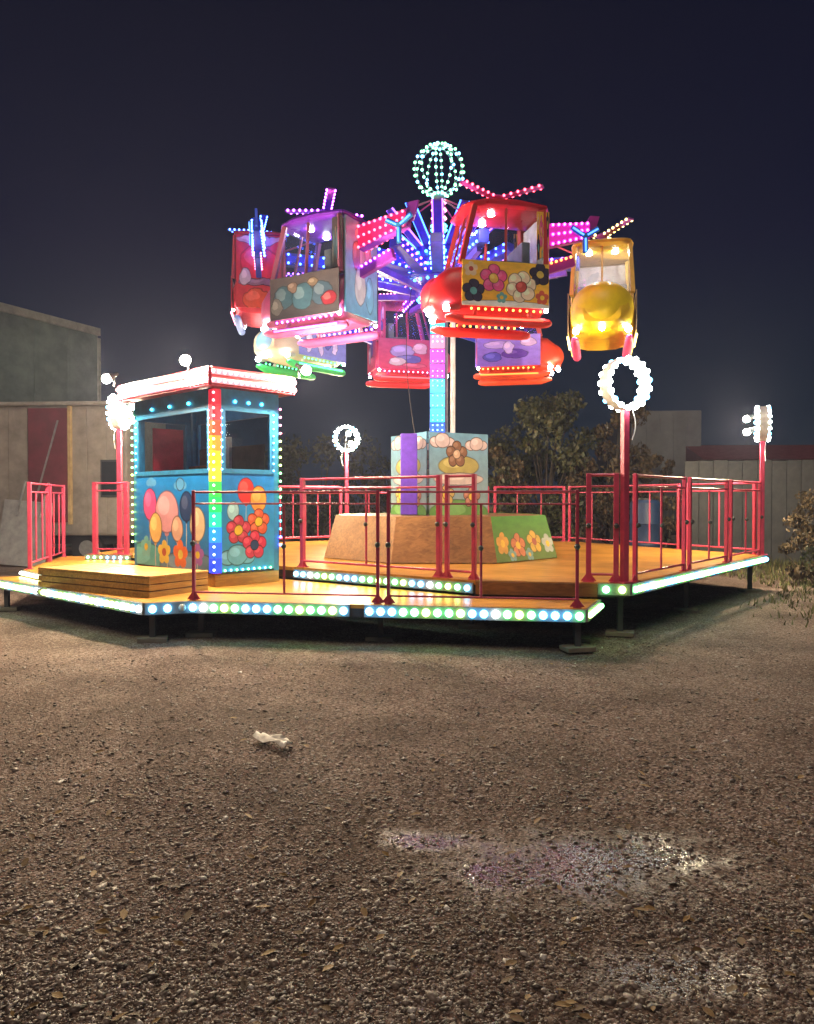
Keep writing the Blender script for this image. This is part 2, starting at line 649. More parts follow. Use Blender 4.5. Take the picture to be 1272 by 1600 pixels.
    rr.inputs["To Max"].default_value = 0.25
    t.links.new(wet.outputs[0], rr.inputs["Value"])
    rm = t.nodes.new("ShaderNodeMix")
    rm.inputs[3].default_value = 0.09
    t.links.new(core.outputs[0], rm.inputs[0])
    t.links.new(rr.outputs[0], rm.inputs[2])
    t.links.new(rm.outputs[0], b.inputs["Roughness"])
    sp = t.nodes.new("ShaderNodeMapRange")
    sp.inputs["To Min"].default_value = 0.12
    sp.inputs["To Max"].default_value = 0.6
    t.links.new(wet.outputs[0], sp.inputs["Value"])
    t.links.new(sp.outputs[0], b.inputs["Specular IOR Level"])
    hs = t.nodes.new("ShaderNodeMath")
    hs.operation = 'MULTIPLY_ADD'
    hs.inputs[1].default_value = 0.5
    t.links.new(fine.outputs["Fac"], hs.inputs[0])
    t.links.new(vor.outputs["Distance"], hs.inputs[2])
    bs = t.nodes.new("ShaderNodeMapRange")
    bs.inputs["To Min"].default_value = 1.0
    bs.inputs["To Max"].default_value = 0.26
    t.links.new(wet.outputs[0], bs.inputs["Value"])
    bp = t.nodes.new("ShaderNodeBump")
    bp.inputs["Distance"].default_value = 0.006
    t.links.new(bs.outputs[0], bp.inputs["Strength"])
    t.links.new(hs.outputs[0], bp.inputs["Height"])
    bp.invert = True
    t.links.new(bp.outputs[0], b.inputs["Normal"])
    me.materials.append(mt)
    o = bpy.data.objects.new("ground", me)
    COL.objects.link(o)
    o["kind"] = "structure"
    return o


ground()


def in_puddle(x, y):
    s = 0
    for (cx, cy_, rx, ry) in ((0.80, 3.45, 0.95, 0.48), (0.05, 3.55, 0.4, 0.24), (0.75, 2.55, 0.55, 0.3)):
        s = np.maximum(s, (((x - cx) / rx) ** 2 + ((y - cy_) / ry) ** 2 < 1).astype(float))
    return s > 0


def scatter_mesh(name, mat, base_v, base_f, pos, scl, rots):
    """many small copies of one little shape, joined into one mesh"""
    n, k = len(pos), len(base_v)
    bv = np.array(base_v, float)
    V = bv[None] * scl[:, None, :]
    V = np.einsum('nij,nkj->nki', rots, V) + pos[:, None, :]
    bf = np.array(base_f)
    F = bf[None] + (np.arange(n) * k)[:, None, None]
    nf, m = F.shape[0] * F.shape[1], bf.shape[1]
    me = bpy.data.meshes.new(name)
    me.vertices.add(n * k)
    me.vertices.foreach_set("co", V.reshape(-1))
    me.loops.add(nf * m)
    me.loops.foreach_set("vertex_index", F.reshape(-1).astype(np.int32))
    me.polygons.add(nf)
    me.polygons.foreach_set("loop_start", np.arange(0, nf * m, m, dtype=np.int32))
    me.update(calc_edges=True)
    me.validate()
    if mat:
        me.materials.append(mat)
    o = bpy.data.objects.new(name, me)
    COL.objects.link(o)
    return o


def rand_rot(n, tilt=math.pi):
    a = rng.uniform(0, 2 * math.pi, n)
    b_ = rng.uniform(-tilt, tilt, n)
    c = rng.uniform(-tilt, tilt, n)
    ca, sa, cb, sb, cc, sc = np.cos(a), np.sin(a), np.cos(b_), np.sin(b_), np.cos(c), np.sin(c)
    z = np.zeros(n)
    o = np.ones(n)
    Rz = np.stack([ca, -sa, z, sa, ca, z, z, z, o], -1).reshape(-1, 3, 3)
    Rx = np.stack([o, z, z, z, cb, -sb, z, sb, cb], -1).reshape(-1, 3, 3)
    Ry = np.stack([cc, z, sc, z, o, z, -sc, z, cc], -1).reshape(-1, 3, 3)
    return Rz @ Rx @ Ry


def island_mat(name, stops, rough=0.6, trans=0.0):
    mt, t, b = principled(name)
    g = t.nodes.new("ShaderNodeNewGeometry")
    rp = t.nodes.new("ShaderNodeValToRGB")
    els = rp.color_ramp.elements
    els[0].position, els[0].color = stops[0][0], (*stops[0][1], 1)
    els[1].position, els[1].color = stops[-1][0], (*stops[-1][1], 1)
    for p, c in stops[1:-1]:
        x = els.new(p)
        x.color = (*c, 1)
    t.links.new(g.outputs["Random Per Island"], rp.inputs[0])
    t.links.new(rp.outputs[0], b.inputs["Base Color"])
    b.inputs["Roughness"].default_value = rough
    return mt


OCT_V = [(1, 0, 0), (0, 1, 0), (-1, 0, 0), (0, -1, 0), (0.15, 0.1, 1), (-0.1, -0.1, -1)]
OCT_F = [(0, 1, 4), (1, 2, 4), (2, 3, 4), (3, 0, 4), (1, 0, 5), (2, 1, 5), (3, 2, 5), (0, 3, 5)]


def pebbles():
    n = 75000
    q = rng.uniform(1920 / 9.5, 1920 / 2.05, n)
    y = 1920 / q
    x = rng.uniform(-0.6, 0.62, n) * y
    keep = ~in_puddle(x, y) | (rng.uniform(0, 1, n) < 0.5)
    keep &= ~((y > 7.9) & (x < 2.0))
    x, y = x[keep], y[keep]
    n = len(x)
    s = rng.lognormal(math.log(0.0050), 0.50, n)
    s = np.clip(s, 0.0024, 0.022)
    scl = np.stack([s * rng.uniform(0.8, 1.7, n), s, s * rng.uniform(0.25, 0.6, n)], -1)
    z = 0.012 * np.sin(x * 1.7 + 0.6 * y) * np.cos(y * 1.3 - 0.4 * x) + 0.008 * np.sin(3.9 * x + 1.0) * np.sin(3.1 * y) - 0.004
    for px, py, rx, ry in ((0.75, 3.45, 1.0, 0.55), (0.75, 2.55, 0.5, 0.28)):
        z -= 0.012 * np.exp(-(((x - px) / rx) ** 2 + ((y - py) / ry) ** 2))
    pos = np.stack([x, y, z + scl[:, 2] * 0.4], -1)
    mt = island_mat("gravel_chips", [(0.0, (0.0322, 0.0250, 0.0228)), (0.45, (0.1130, 0.0846, 0.0725)), (0.8, (0.1937, 0.1558, 0.1346)), (0.95, (0.2904, 0.2581, 0.2383)), (1.0, (0.4841, 0.4717, 0.4662))], 0.5)
    o = scatter_mesh("gravel", mt, OCT_V, OCT_F, pos, scl, rand_rot(n, 0.5))
    tag(o, "brown gravel chips strewn over the damp ground", "gravel", kind="stuff")


pebbles()


def litter_leaves():
    n = 420
    q = rng.uniform(1920 / 8.0, 1920 / 2.1, n)
    y = 1920 / q
    x = rng.uniform(-0.58, 0.6, n) * y
    s_ = rng.uniform(0.012, 0.034, n)
    bv = [(0, -1, 0), (0.45, -0.2, 0.16), (0.35, 0.5, 0.10), (0, 1, 0.05), (-0.35, 0.5, 0.14), (-0.45, -0.2, 0.12), (0, 0.1, 0)]
    bf = [(0, 1, 6), (1, 2, 6), (2, 3, 6), (3, 4, 6), (4, 5, 6), (5, 0, 6)]
    z = 0.012 * np.sin(x * 1.7 + 0.6 * y) * np.cos(y * 1.3 - 0.4 * x) + 0.008 * np.sin(3.9 * x + 1.0) * np.sin(3.1 * y)
    mt = island_mat("fallen_leaves", [(0, (0.05, 0.03, 0.015)), (0.5, (0.12, 0.07, 0.025)), (0.85, (0.22, 0.13, 0.04)), (1, (0.34, 0.25, 0.12))], 0.7)
    o = scatter_mesh("leaf_litter", mt, bv, bf, np.stack([x, y, z + 0.006], -1), np.stack([s_, s_, s_], -1), rand_rot(n, 0.3))
    tag(o, "small dry fallen leaves scattered over the gravel", "leaves", kind="stuff")


litter_leaves()


def grass():
    n = 26000
    x = rng.uniform(2.8, 13.5, n)
    y = rng.uniform(8.2, 24, n)
    # grows outside the platform on the right, thinning towards the gravel
    edge = 8.73 + (x - 2.54) * 1.242
    d = rng.uniform(0, 1, n)
    dens = np.clip((x - 4.6) / 1.6, 0, 1) * np.clip((y - 8.6 - 0.2 * np.sin(x * 3)) / 2.4, 0, 1)
    patch = 0.5 + 0.5 * np.sin(x * 2.3 + 1.2 * np.sin(y * 1.4)) * np.cos(y * 1.9 + x)
    keep = (d < dens * (0.35 + 0.65 * patch)) & (y < edge - 0.35)
    keep |= (x > 6.6) & (y > 12.6) & (d < 0.8)
    x, y = x[keep], y[keep]
    n = len(x)
    h = rng.uniform(0.04, 0.13, n) * (1 + 0.8 * np.clip((x - 6.5) / 2, 0, 1))
    scl = np.stack([np.full(n, 0.012), np.full(n, 0.012), h], -1)
    bv = [(-1, 0, 0), (1, 0, 0), (0.55, 0.9, 0.55), (-0.55, 0.9, 0.55), (0, 3.2, 1.0)]
    bf = [(0, 1, 2), (0, 2, 3), (3, 2, 4)]
    z = 0.05 * np.clip((x - 5.2) / 4, 0, 1) * np.clip((y - 7) / 4, 0, 1) * np.clip((10 - np.abs(x)) / 2.0, 0, 1) * np.clip((15.5 - y) / 2, 0, 1)
    pos = np.stack([x, y, z - 0.01], -1)
    mt = island_mat("grass_blades", [(0, (0.05, 0.055, 0.018)), (0.5, (0.085, 0.10, 0.025)), (0.85, (0.13, 0.13, 0.04)), (1, (0.22, 0.17, 0.08))], 0.6)
    o = scatter_mesh("grass", mt, bv, bf, pos, scl, rand_rot(n, 0.35))
    tag(o, "thin rough grass growing at the right of the platform", "grass", kind="stuff")


grass()

# ------------------------------------------------------------------ platforms
Z_MAIN, Z_LOW, Z_WING = 0.64, 0.46, 0.55
MAIN = [(-5.6, 13.38), (-4.75, 13.22), (-1.59, 10.87), (0.79, 9.07), (2.54, 8.73), (6.17, 13.24), (3.7, 17.6), (-1.5, 18.2), (-5.4, 15.5)]
PAT = ["green", "green", "lime", "blue", "blue", "white", "green", "lime", "green", "blue", "blue", "blue", "green", "green", "lime"]


def led_edge(parent, p0, p1, ztop, h, spacing=0.125, r=0.030, off=0, name_pat=PAT):
    """fascia board along an edge with a row of LED bulbs on its outer face (outside is to the right of p0->p1)"""
    p0, p1 = Vector((*p0, 0)), Vector((*p1, 0))
    d = (p1 - p0)
    ln = d.length
    d.normalize()
    nrm = Vector((d.y, -d.x, 0))
    zc = ztop - h / 2
    a, b_ = p0 + nrm * 0.016, p1 + nrm * 0.016
    fa = MB().bar((a.x, a.y, zc), (b_.x, b_.y, zc), 0.028, h).build("fascia", M["fascia"], parent)
    n = max(1, int(ln / spacing))
    for i in range(n):
        p = p0 + d * (ln * (i + 0.5) / n) + nrm * (0.030 + r * 0.35)
        key = name_pat[(i + off) % len(name_pat)]
        copy_obj(bulb_mesh("dead" if random.random() < 0.02 else key, r), "led_bulb", fa, (p.x, p.y, zc))
    return fa


def legs(parent, spots, ztop):
    for x, y in spots:
        lg = MB().box((x, y, (ztop + 0.05) / 2), (0.06, 0.06, ztop - 0.05)).build("leg", M["dark_steel"], parent)
        MB().box((x, y, 0.028), (0.32, 0.22, 0.05), random.uniform(-0.4, 0.4)).build("foot_pad", M["pad"], lg, bevel=0.006)


main = thing("ride_platform", "large plywood ride deck edged with white and green LED bulbs", "platform")
MB().prism(MAIN, Z_MAIN - 0.05, Z_MAIN).build("deck", M["wood"], main)
ins = [(x * 0.985 + 0.6 * 0.015, y * 0.985 + 13.3 * 0.015) for x, y in MAIN]
MB().prism(ins, Z_MAIN - 0.17, Z_MAIN - 0.052).build("under_frame", M["dark_steel"], main)
led_edge(main, MAIN[0], MAIN[1], Z_MAIN - 0.004, 0.085, 0.11, 0.024)
led_edge(main, MAIN[2], MAIN[3], Z_MAIN - 0.03, 0.12, 0.135, 0.037, 3)
led_edge(main, (2.19, 8.80), MAIN[4], Z_MAIN - 0.004, 0.13, 0.122, 0.042, 1)
led_edge(main, MAIN[4], MAIN[5], Z_MAIN - 0.004, 0.13, 0.115, 0.038)
MB().bar((0.81, 9.045, Z_MAIN - 0.085), (2.18, 8.783, Z_MAIN - 0.085), 0.03, 0.15).build("step_riser", M["brown_wood"], main)
legs(main, [(2.5, 9.0), (4.0, 11.0), (5.9, 13.2), (3.5, 17.3), (-1.4, 17.9), (-5.2, 15.3), (-5.3, 13.6), (0.6, 13.3), (0.8, 9.5), (-1.4, 11.2)], Z_MAIN - 0.17)

LOW = [(-6.15, 11.25), (-2.89, 8.44), (-2.45, 8.62), (1.85, 7.95), (2.19, 8.76), (0.78, 9.03), (-1.61, 10.83), (-4.25, 12.79), (-5.05, 11.9), (-5.62, 11.38)]
low = thing("entrance_platform", "low plywood walkway in front of the ride with LED edge", "platform")
MB().prism(LOW, Z_LOW - 0.045, Z_LOW).build("deck", M["wood"], low)
ins = [(x * 0.97 - 0.04, y * 0.97 + 0.3) for x, y in LOW]
MB().prism(ins, Z_LOW - 0.15, Z_LOW - 0.047).build("under_frame", M["dark_steel"], low)
led_edge(low, LOW[0], LOW[1], Z_LOW - 0.004, 0.13, 0.115, 0.038, 2, ["lime", "green", "white", "lime", "blue", "white", "lime", "lime", "white", "blue", "lime"])
led_edge(low, LOW[1], LOW[2], Z_LOW - 0.004, 0.13, 0.122, 0.043, 9)
led_edge(low, LOW[2], (-0.62, 8.335), Z_LOW - 0.004, 0.13, 0.122, 0.043, 4)
led_edge(low, (-0.46, 8.31), LOW[3], Z_LOW - 0.004, 0.13, 0.122, 0.043, 9)
led_edge(low, LOW[3], LOW[4], Z_LOW - 0.004, 0.13, 0.10, 0.030, 0, ["lime", "green"])
MB().bar((-0.62, 8.350, Z_LOW - 0.07), (-0.46, 8.326, Z_LOW - 0.07), 0.03, 0.13).build("joint_plate", M["dark_steel"], low)
legs(low, [(-2.86, 8.62), (1.80, 8.08), (-5.75, 11.02), (1.9, 8.62), (-2.4, 8.95), (-0.3, 8.7)], Z_LOW - 0.15)

WING = [(-4.98, 10.62), (-5.72, 11.42), (-6.38, 14.2), (-5.7, 14.1), (-5.66, 13.42), (-5.63, 13.33), (-4.77, 13.17), (-4.3, 12.82), (-5.02, 11.9)]
wing = thing("side_walkway", "narrow raised plywood walkway at the far left of the ride", "platform")
MB().prism(WING, Z_LOW + 0.002, Z_WING).build("deck", M["wood"], wing)
led_edge(wing, WING[1], WING[0], Z_WING - 0.003, 0.08, 0.09, 0.026, 0, ["white", "lime"])
legs(wing, [(-6.2, 14.0), (-5.85, 12.3)], Z_LOW)

# wooden step block
bx = thing("wooden_step", "big yellowish plank step block standing before the ticket booth", "step", (-2.98, 8.86, Z_LOW), math.atan2(0.75, 0.48))
# local x: towards the right-back side, local y: towards the left-back side
BW, BL_, BH = 0.90, 2.20, 0.235
for k in range(3):
    z = BH / 3 * (k + 0.5) - 0.008
    MB().box((0.011, BL_ / 2, z), (0.022, BL_, BH / 3 - 0.012)).build("front_board", M["box_wood"], bx, bevel=0.002)
    MB().box((BW / 2 + 0.012, 0.011, z), (BW - 0.024, 0.022, BH / 3 - 0.012)).build("side_board", M["box_wood"], bx, bevel=0.002)
MB().box((BW / 2, BL_ / 2, BH / 2 - 0.014), (BW - 0.06, BL_ - 0.06, BH - 0.03)).build("core", M["brown_wood"], bx)
for k in range(4):
    MB().box(((k + 0.5) * BW / 4, BL_ / 2, BH + 0.001), (BW / 4 - 0.006, BL_ + 0.02, 0.024)).build("top_board", M["box_wood"], bx, bevel=0.003)


# ------------------------------------------------------------------ railings
def railing(label, p0, p1, z0, ztop, bars=1, post=0.05, knobs=True, legs_to=None, rail_r=0.017, group="pink red railing panels", bar_r=0.014, pm="rail"):
    p0v, p1v = Vector((*p0, 0)), Vector((*p1, 0))
    d = p1v - p0v
    ln = d.length
    t = thing("railing_panel", label, "railing", (p0[0], p0[1], z0), math.atan2(d.y, d.x), group)
    H = ztop - z0
    for x in (post / 2, ln - post / 2):
        q = MB().box((x, 0, H / 2 + 0.002), (post, post, H)).build("post", M[pm], t, bevel=0.006)
        MB().box((x, 0, 0.006), (post * 2.2, post * 1.8, 0.010)).build("base_plate", M[pm], q)
        if knobs:
            MB().ball((x, -post * 0.7, H * 0.52), 0.032, 8, 6).build("knob", M["dark_steel"], q, smooth=True)
            for s in (-1, 1):
                g = MB().add([(x + s * post / 2, -0.006, 0.012), (x + s * (post / 2 + 0.06), -0.006, 0.012), (x + s * post / 2, -0.006, 0.09),
                       (x + s * post / 2, 0.006, 0.012), (x + s * (post / 2 + 0.06), 0.006, 0.012), (x + s * post / 2, 0.006, 0.09)],
                      [(0, 1, 2), (5, 4, 3), (0, 3, 4, 1), (1, 4, 5, 2), (2, 5, 3, 0)])
                g.build("gusset", M[pm], q)
    MB().tube((post, 0, H - 0.02), (ln - post, 0, H - 0.02), rail_r).build("top_rail", M[pm], t, smooth=True)
    MB().tube((post, 0, H - 0.15), (ln - post, 0, H - 0.15), rail_r * 0.8).build("upper_rail", M[pm], t, smooth=True)
    MB().tube((post, 0, 0.09), (ln - post, 0, 0.09), rail_r * 0.9).build("bottom_rail", M[pm], t, smooth=True)
    for i in range(bars):
        x = ln * (i + 1) / (bars + 1)
        q = MB().tube((x, 0, 0.09), (x, 0, H - 0.15), bar_r, 8).build("bar", M[pm], t, smooth=True)
        if knobs:
            MB().ball((x, -0.016, H * 0.50), 0.030, 8, 6).build("knob", M["dark_steel"], q, smooth=True)
    return t


def along(p, q, s):
    return (p[0] + (q[0] - p[0]) * s, p[1] + (q[1] - p[1]) * s)


ZT = 1.90
railing("red gate panel with painted-in shade on the front LED edge nearest the ticket booth", (-2.43, 8.68), (-0.30, 8.355), Z_LOW, 1.70, 1, 0.036, rail_r=0.013, pm="gate")
railing("red gate panel with painted-in shade on the front LED edge right of centre", (-0.22, 8.342), (1.80, 8.03), Z_LOW, 1.70, 1, 0.036, rail_r=0.013, pm="gate")
railing("wide pink red panel above the inner LED step right of the booth", (-1.50, 10.88), (0.42, 9.43), Z_MAIN, ZT, 1, 0.06)
railing("narrow pink red panel at the end of the inner LED step", (0.47, 9.39), (0.82, 9.13), Z_MAIN, ZT, 0, 0.05)
railing("narrow pink red panel beside the ring lamp nearest the camera", (2.08, 8.92), (2.44, 8.84), Z_MAIN, ZT, 0, 0.06)
C_, R_, BR, BLc, LB = (2.58, 8.86), (6.09, 13.22), (3.66, 17.52), (-1.48, 18.1), (-5.3, 15.46)
nm = ["nearest", "middle", "farthest"]
for i in range(3):
    railing("%s pink red panel along the right LED edge of the deck" % nm[i], along(C_, R_, 0.02 + i / 3), along(C_, R_, (i + 1) / 3 - 0.01), Z_MAIN, ZT, 1, 0.05)
for i in range(3):
    railing("pink red panel of the back right side, %s from the right corner post" % ["first", "second", "third"][i], along(R_, BR, i / 3 + 0.02), along(R_, BR, (i + 1) / 3 - 0.01), Z_MAIN, ZT, 1, 0.05, False)
for i in range(3):
    railing("pink red panel of the rear side behind the mast, %s from the right" % ["first", "second", "third"][i], along(BR, BLc, i / 3 + 0.01), along(BR, BLc, (i + 1) / 3 - 0.01), Z_MAIN, ZT, 2, 0.06, False, rail_r=0.024)
for i in range(2):
    railing(["pink red panel at the back left next to the distant ring lamp", "pink red panel at the back left hidden mostly by the booth"][i], along(BLc, LB, i / 2 + 0.015), along(BLc, LB, (i + 1) / 2 - 0.01), Z_MAIN, ZT, 6, 0.06, False, rail_r=0.03)
railing("pink red panel beside the left ring lamp, left of the booth", (-5.50, 13.46), (-4.84, 13.34), Z_MAIN, ZT, 0, 0.075, False)
railing("pink railing with close upright bars at the far left walkway", (-5.66, 11.5), (-6.28, 14.05), Z_WING, 1.86, 5, 0.055, False)
MB().box((0, 0, 0.66), (0.085, 0.085, 1.30)).build("post", M["rail"], bpy.data.objects["railing_panel.%03d" % (len([o for o in bpy.data.objects if o.name.startswith("railing_panel")]) - 1)], bevel=0.006).location = (1.35, 0, 0)


# ------------------------------------------------------------------ ring lamps on posts
def ring_lamp(label, loc, axis_ang, ring_z, flood_power, pw=0.075, bulb="ring"):
    """axis_ang: direction of the outward ring axis"""
    t = thing("ring_lamp_post", label, "lamp post", (loc[0], loc[1], Z_MAIN), axis_ang, "ring lamps on corner posts")
    zr = ring_z - Z_MAIN
    RR, D = 0.28, 0.15
    MB().box((0, 0, (zr - RR) / 2), (pw, pw, zr - RR - 0.004)).build("post", M["rail"], t, bevel=0.008)
    MB().box((0, 0, 0.008), (0.18, 0.18, 0.012)).build("base_plate", M["rail"], t)
    n = 40
    vs, fs = [], []
    for k in range(n):
        a = 2 * math.pi * k / n
        c, s = math.cos(a), math.sin(a)
        for x, r in ((-D / 2, RR - 0.02), (D / 2, RR - 0.02), (D / 2, RR + 0.02), (-D / 2, RR + 0.02)):
            vs.append((x, r * c, zr + r * s))
    for k in range(n):
        a, b_ = 4 * k, 4 * ((k + 1) % n)
        for j in range(4):
            fs.append((a + j, a + (j + 1) % 4, b_ + (j + 1) % 4, b_ + j))
    hoop = MB().add(vs, fs).build("hoop", M["white"], t, smooth=True)
    for x in (-D / 2 - 0.012, D / 2 + 0.012):
        for k in range(17):
            a = 2 * math.pi * (k + 0.5) / 17
            copy_obj(bulb_mesh(bulb if k % 5 else "blue", 0.031), "led_bulb", hoop, (x, RR * math.cos(a), zr + RR * math.sin(a)))
    for dz, dy in ((0.10, 0.03), (-0.13, -0.03)) if flood_power else ():
        MB().tube((-D / 2 - 0.03, dy, zr + dz), (0.0, dy, zr - RR + 0.01), 0.012, 8).build("bracket", M["dark_steel"], t)
        floodlight(t, (-D / 2 - 0.16, dy, zr + dz), (-1, 0, -0.45), "ringw", 0.052)
    # slack cable from the hoop to the post
    pts = [Vector((0.05, 0.06 + 0.05 * math.sin(k / 8 * math.pi), zr - RR - 0.02 - 0.34 * k / 8)) for k in range(9)]
    cb = MB()
    for a, b_ in zip(pts, pts[1:]):
        cb.tube(a, b_, 0.007, 6)
    cb.build("cable", M["white"], t, smooth=True)
    return t


CEN = (0.6, 13.3)
def out_ang(p):
    return math.atan2(p[1] - CEN[1], p[0] - CEN[0])
FP = 120
ring_lamp("nearest ring lamp with white LED bulbs on a tall pink post", (2.50, 8.82), out_ang((2.5, 8.8)), 2.92, 0)
ring_lamp("ring lamp seen edge-on at the right corner of the deck", (6.13, 13.26), R(-20), 2.90, FP)
ring_lamp("distant ring lamp glowing warm behind the deck left of the mast", (-1.42, 18.02), out_ang((-1.42, 18.02)), 3.02, FP)
ring_lamp("ring lamp behind the left edge of the ticket booth", (-5.02, 13.42), out_ang((-5.02, 13.42)), 3.12, FP)

# ------------------------------------------------------------------ ticket booth
booth = thing("ticket_booth", "blue ticket booth with rainbow LED corner and glowing roof edge", "booth", (-2.48, 9.9, Z_LOW), R(46.0))
BX, BY, BZ0, BH_ = 1.02, 2.2, 0.16, 2.42   # local x right wall, local y left wall
MB().box((BX / 2, BY / 2, 0.08), (BX - 0.01, BY - 0.01, 0.156)).build("plinth", M["wood"], booth)
MB().box((BX / 2, BY / 2, BZ0 + 0.02), (BX - 0.02, BY - 0.02, 0.03)).build("floor", M["dark_steel"], booth)
SKY, PINK, ORG, CRM, TEAL, NAVY, REDc, YEL, PUR = (0.03, 0.28, 0.62), (0.85, 0.10, 0.30), (0.85, 0.33, 0.06), (0.80, 0.58, 0.36), (0.08, 0.36, 0.38), (0.02, 0.05, 0.16), (0.70, 0.04, 0.04), (0.85, 0.55, 0.08), (0.32, 0.18, 0.55)
pr_left = printed("booth_print_balloons", (0.02, 0.16, 0.45), (0.01, 0.22, 0.66),
    cloud(0.62, 0.88, 0.10, 1.57, (0.10, 0.36, 0.72)) + cloud(0.22, 0.92, 0.09, 1.57, (0.10, 0.36, 0.72)) + [(0.12, 0.04, 0.34, 0.20, TEAL), (0.75, 0.02, 0.40, 0.16, (0.10, 0.20, 0.30))]
    + balloon(0.70, 0.66, 0.15, 1.57, NAVY) + balloon(0.20, 0.68, 0.17, 1.57, PINK) + balloon(0.44, 0.60, 0.22, 1.2, (0.72, 0.33, 0.38)) + balloon(0.84, 0.48, 0.17, 1.57, CRM)
    + balloon(0.28, 0.42, 0.16, 1.57, (0.88, 0.52, 0.16)) + balloon(0.58, 0.42, 0.13, 1.57, (0.80, 0.45, 0.32)) + flower(0.14, 0.20, 0.12, 1.57, (0.16, 0.45, 0.45)) + flower(0.40, 0.16, 0.13, 1.57, YEL, (0.5, 0.1, 0.05))
    + flower(0.62, 0.15, 0.15, 1.57, (0.88, 0.18, 0.05), (0.85, 0.6, 0.1)) + flower(0.84, 0.16, 0.12, 1.57, (0.35, 0.12, 0.42)), wob=0.025, seed=1.0)
pr_right = printed("booth_print_kites", (0.04, 0.32, 0.60), (0.01, 0.20, 0.66),
    cloud(0.30, 0.14, 0.16, 0.65, (0.14, 0.45, 0.66)) + balloon(0.46, 0.82, 0.13, 0.72, REDc) + balloon(0.70, 0.74, 0.13, 0.72, ORG) + balloon(0.22, 0.62, 0.09, 0.72, (0.35, 0.62, 0.72))
    + flower(0.70, 0.50, 0.13, 0.65, (0.72, 0.12, 0.05)) + flower(0.32, 0.42, 0.14, 0.65, (0.55, 0.05, 0.10)) + flower(0.62, 0.26, 0.14, 0.65, (0.66, 0.04, 0.10), NAVY), wob=0.03, seed=4.0)
pr_plain = paint("booth_rear_panel", (0.05, 0.25, 0.5), 0.4)
P_ = 0.09           # post width
WZ0, WZ1 = BZ0 + 1.32, BZ0 + 2.20


def booth_wall(org, u, ln, prn, outward_n):
    """lower printed board, window frame, pane and header between two corner posts"""
    org, u = Vector(org), Vector(u)
    n = u.cross(Vector((0, 0, 1)))
    w = ln - 2 * P_
    panel("wall_panel", org + u * P_ - n * 0.03 + Vector((0, 0, BZ0 + 0.03)), u, (0, 0, 1), w, 1.29, 0.034, prn, booth)
    fr = MB()
    a = org + u * (P_ + 0.0) - n * 0.012
    for (s0, s1, z0, z1) in ((0, w, WZ0, WZ0 + 0.06), (0, w, WZ1 - 0.06, WZ1), (0, 0.07, WZ0 + 0.06, WZ1 - 0.06), (w - 0.07, w, WZ0 + 0.06, WZ1 - 0.06)):
        p, q = a + u * s0, a + u * s1
        fr.bar((p.x, p.y, (z0 + z1) / 2), (q.x, q.y, (z0 + z1) / 2), 0.045, z1 - z0)
    f = fr.build("window_frame", M["blue"], booth)
    p, q = a + u * 0.07, a + u * (w - 0.07)
    MB().bar((p.x, p.y, (WZ0 + WZ1) / 2), (q.x, q.y, (WZ0 + WZ1) / 2), 0.008, WZ1 - WZ0 - 0.12).build("pane", M["blue_glass"], f)
    p, q = a, a + u * w
    MB().bar((p.x, p.y, (WZ1 + BH_) / 2 + BZ0 / 2), (q.x, q.y, (WZ1 + BH_) / 2 + BZ0 / 2), 0.04, BH_ + BZ0 - WZ1 - 0.002).build("header", M["blue"], booth)
    # small blue lamps under the roof
    for s in (0.25, 0.5, 0.75):
        p = a + u * (w * s) + n * 0.035
        copy_obj(bulb_mesh("c", 0.022), "led_bulb", f, (p.x, p.y, WZ1 + 0.06))
    # cool LED line framing the window opening
    for s in (0.012, w - 0.012):
        for k in range(9):
            p = a + u * s + n * 0.03
            copy_obj(bulb_mesh("blue", 0.012), "led_bulb", f, (p.x, p.y, WZ0 + 0.05 + 0.095 * k))


booth_wall((0, 0, 0), (1, 0, 0), BX, pr_right, 0)
booth_wall((0, BY, 0), (0, -1, 0), BY, pr_left, 0)
booth_wall((BX, 0, 0), (0, 1, 0), BY, pr_plain, 0)
booth_wall((BX, BY, 0), (-1, 0, 0), BX, pr_plain, 0)
for (x, y) in ((0, 0), (BX, 0), (BX, BY), (0, BY)):
    sx = P_ / 2 if x == 0 else -P_ / 2
    sy = P_ / 2 if y == 0 else -P_ / 2
    MB().box((x + sx, y + sy, BZ0 + BH_ / 2), (P_ - 0.004, P_ - 0.004, BH_ - 0.004)).build("corner_post", M["red"] if (x, y) == (0, 0) else M["blue"], booth)
# rainbow LED column wrapped round the near corner
rb = [(0.02, 0.06, 0.9), (0.02, 0.10, 0.9), (0.02, 0.25, 0.85), (0.02, 0.5, 0.35), (0.02, 0.62, 0.12), (0.05, 0.6, 0.08), (0.65, 0.6, 0.04), (0.95, 0.45, 0.02), (0.95, 0.2, 0.02), (0.9, 0.05, 0.02), (0.75, 0.02, 0.04), (0.7, 0.02, 0.05)]
seg = (BH_ - 0.04) / len(rb)
for k, c in enumerate(rb):
    z0 = BZ0 + 0.02 + seg * k
    mt = glow("column_light_%d" % k, c, 1.15 if k < 9 else 0.8)
    w = 0.10
    lp = MB().box((w / 2 - 0.012, -0.012, z0 + seg / 2), (w, 0.020, seg - 0.003)).box((-0.012, w / 2 - 0.0, z0 + seg / 2), (0.020, w, seg - 0.003)).build("column_light", mt, booth)
    cb = glow("column_led_%d" % k, tuple(min(1, x * 0.7 + 0.28) for x in c), 8.0)
    me = MB().ball((0, 0, 0), 0.017, 10, 6).mesh("led_bulb")
    me.materials.append(cb)
    for s in (0.25, 0.75):
        copy_obj(me, "led_bulb", lp, (-0.030, -0.030, z0 + seg * s))
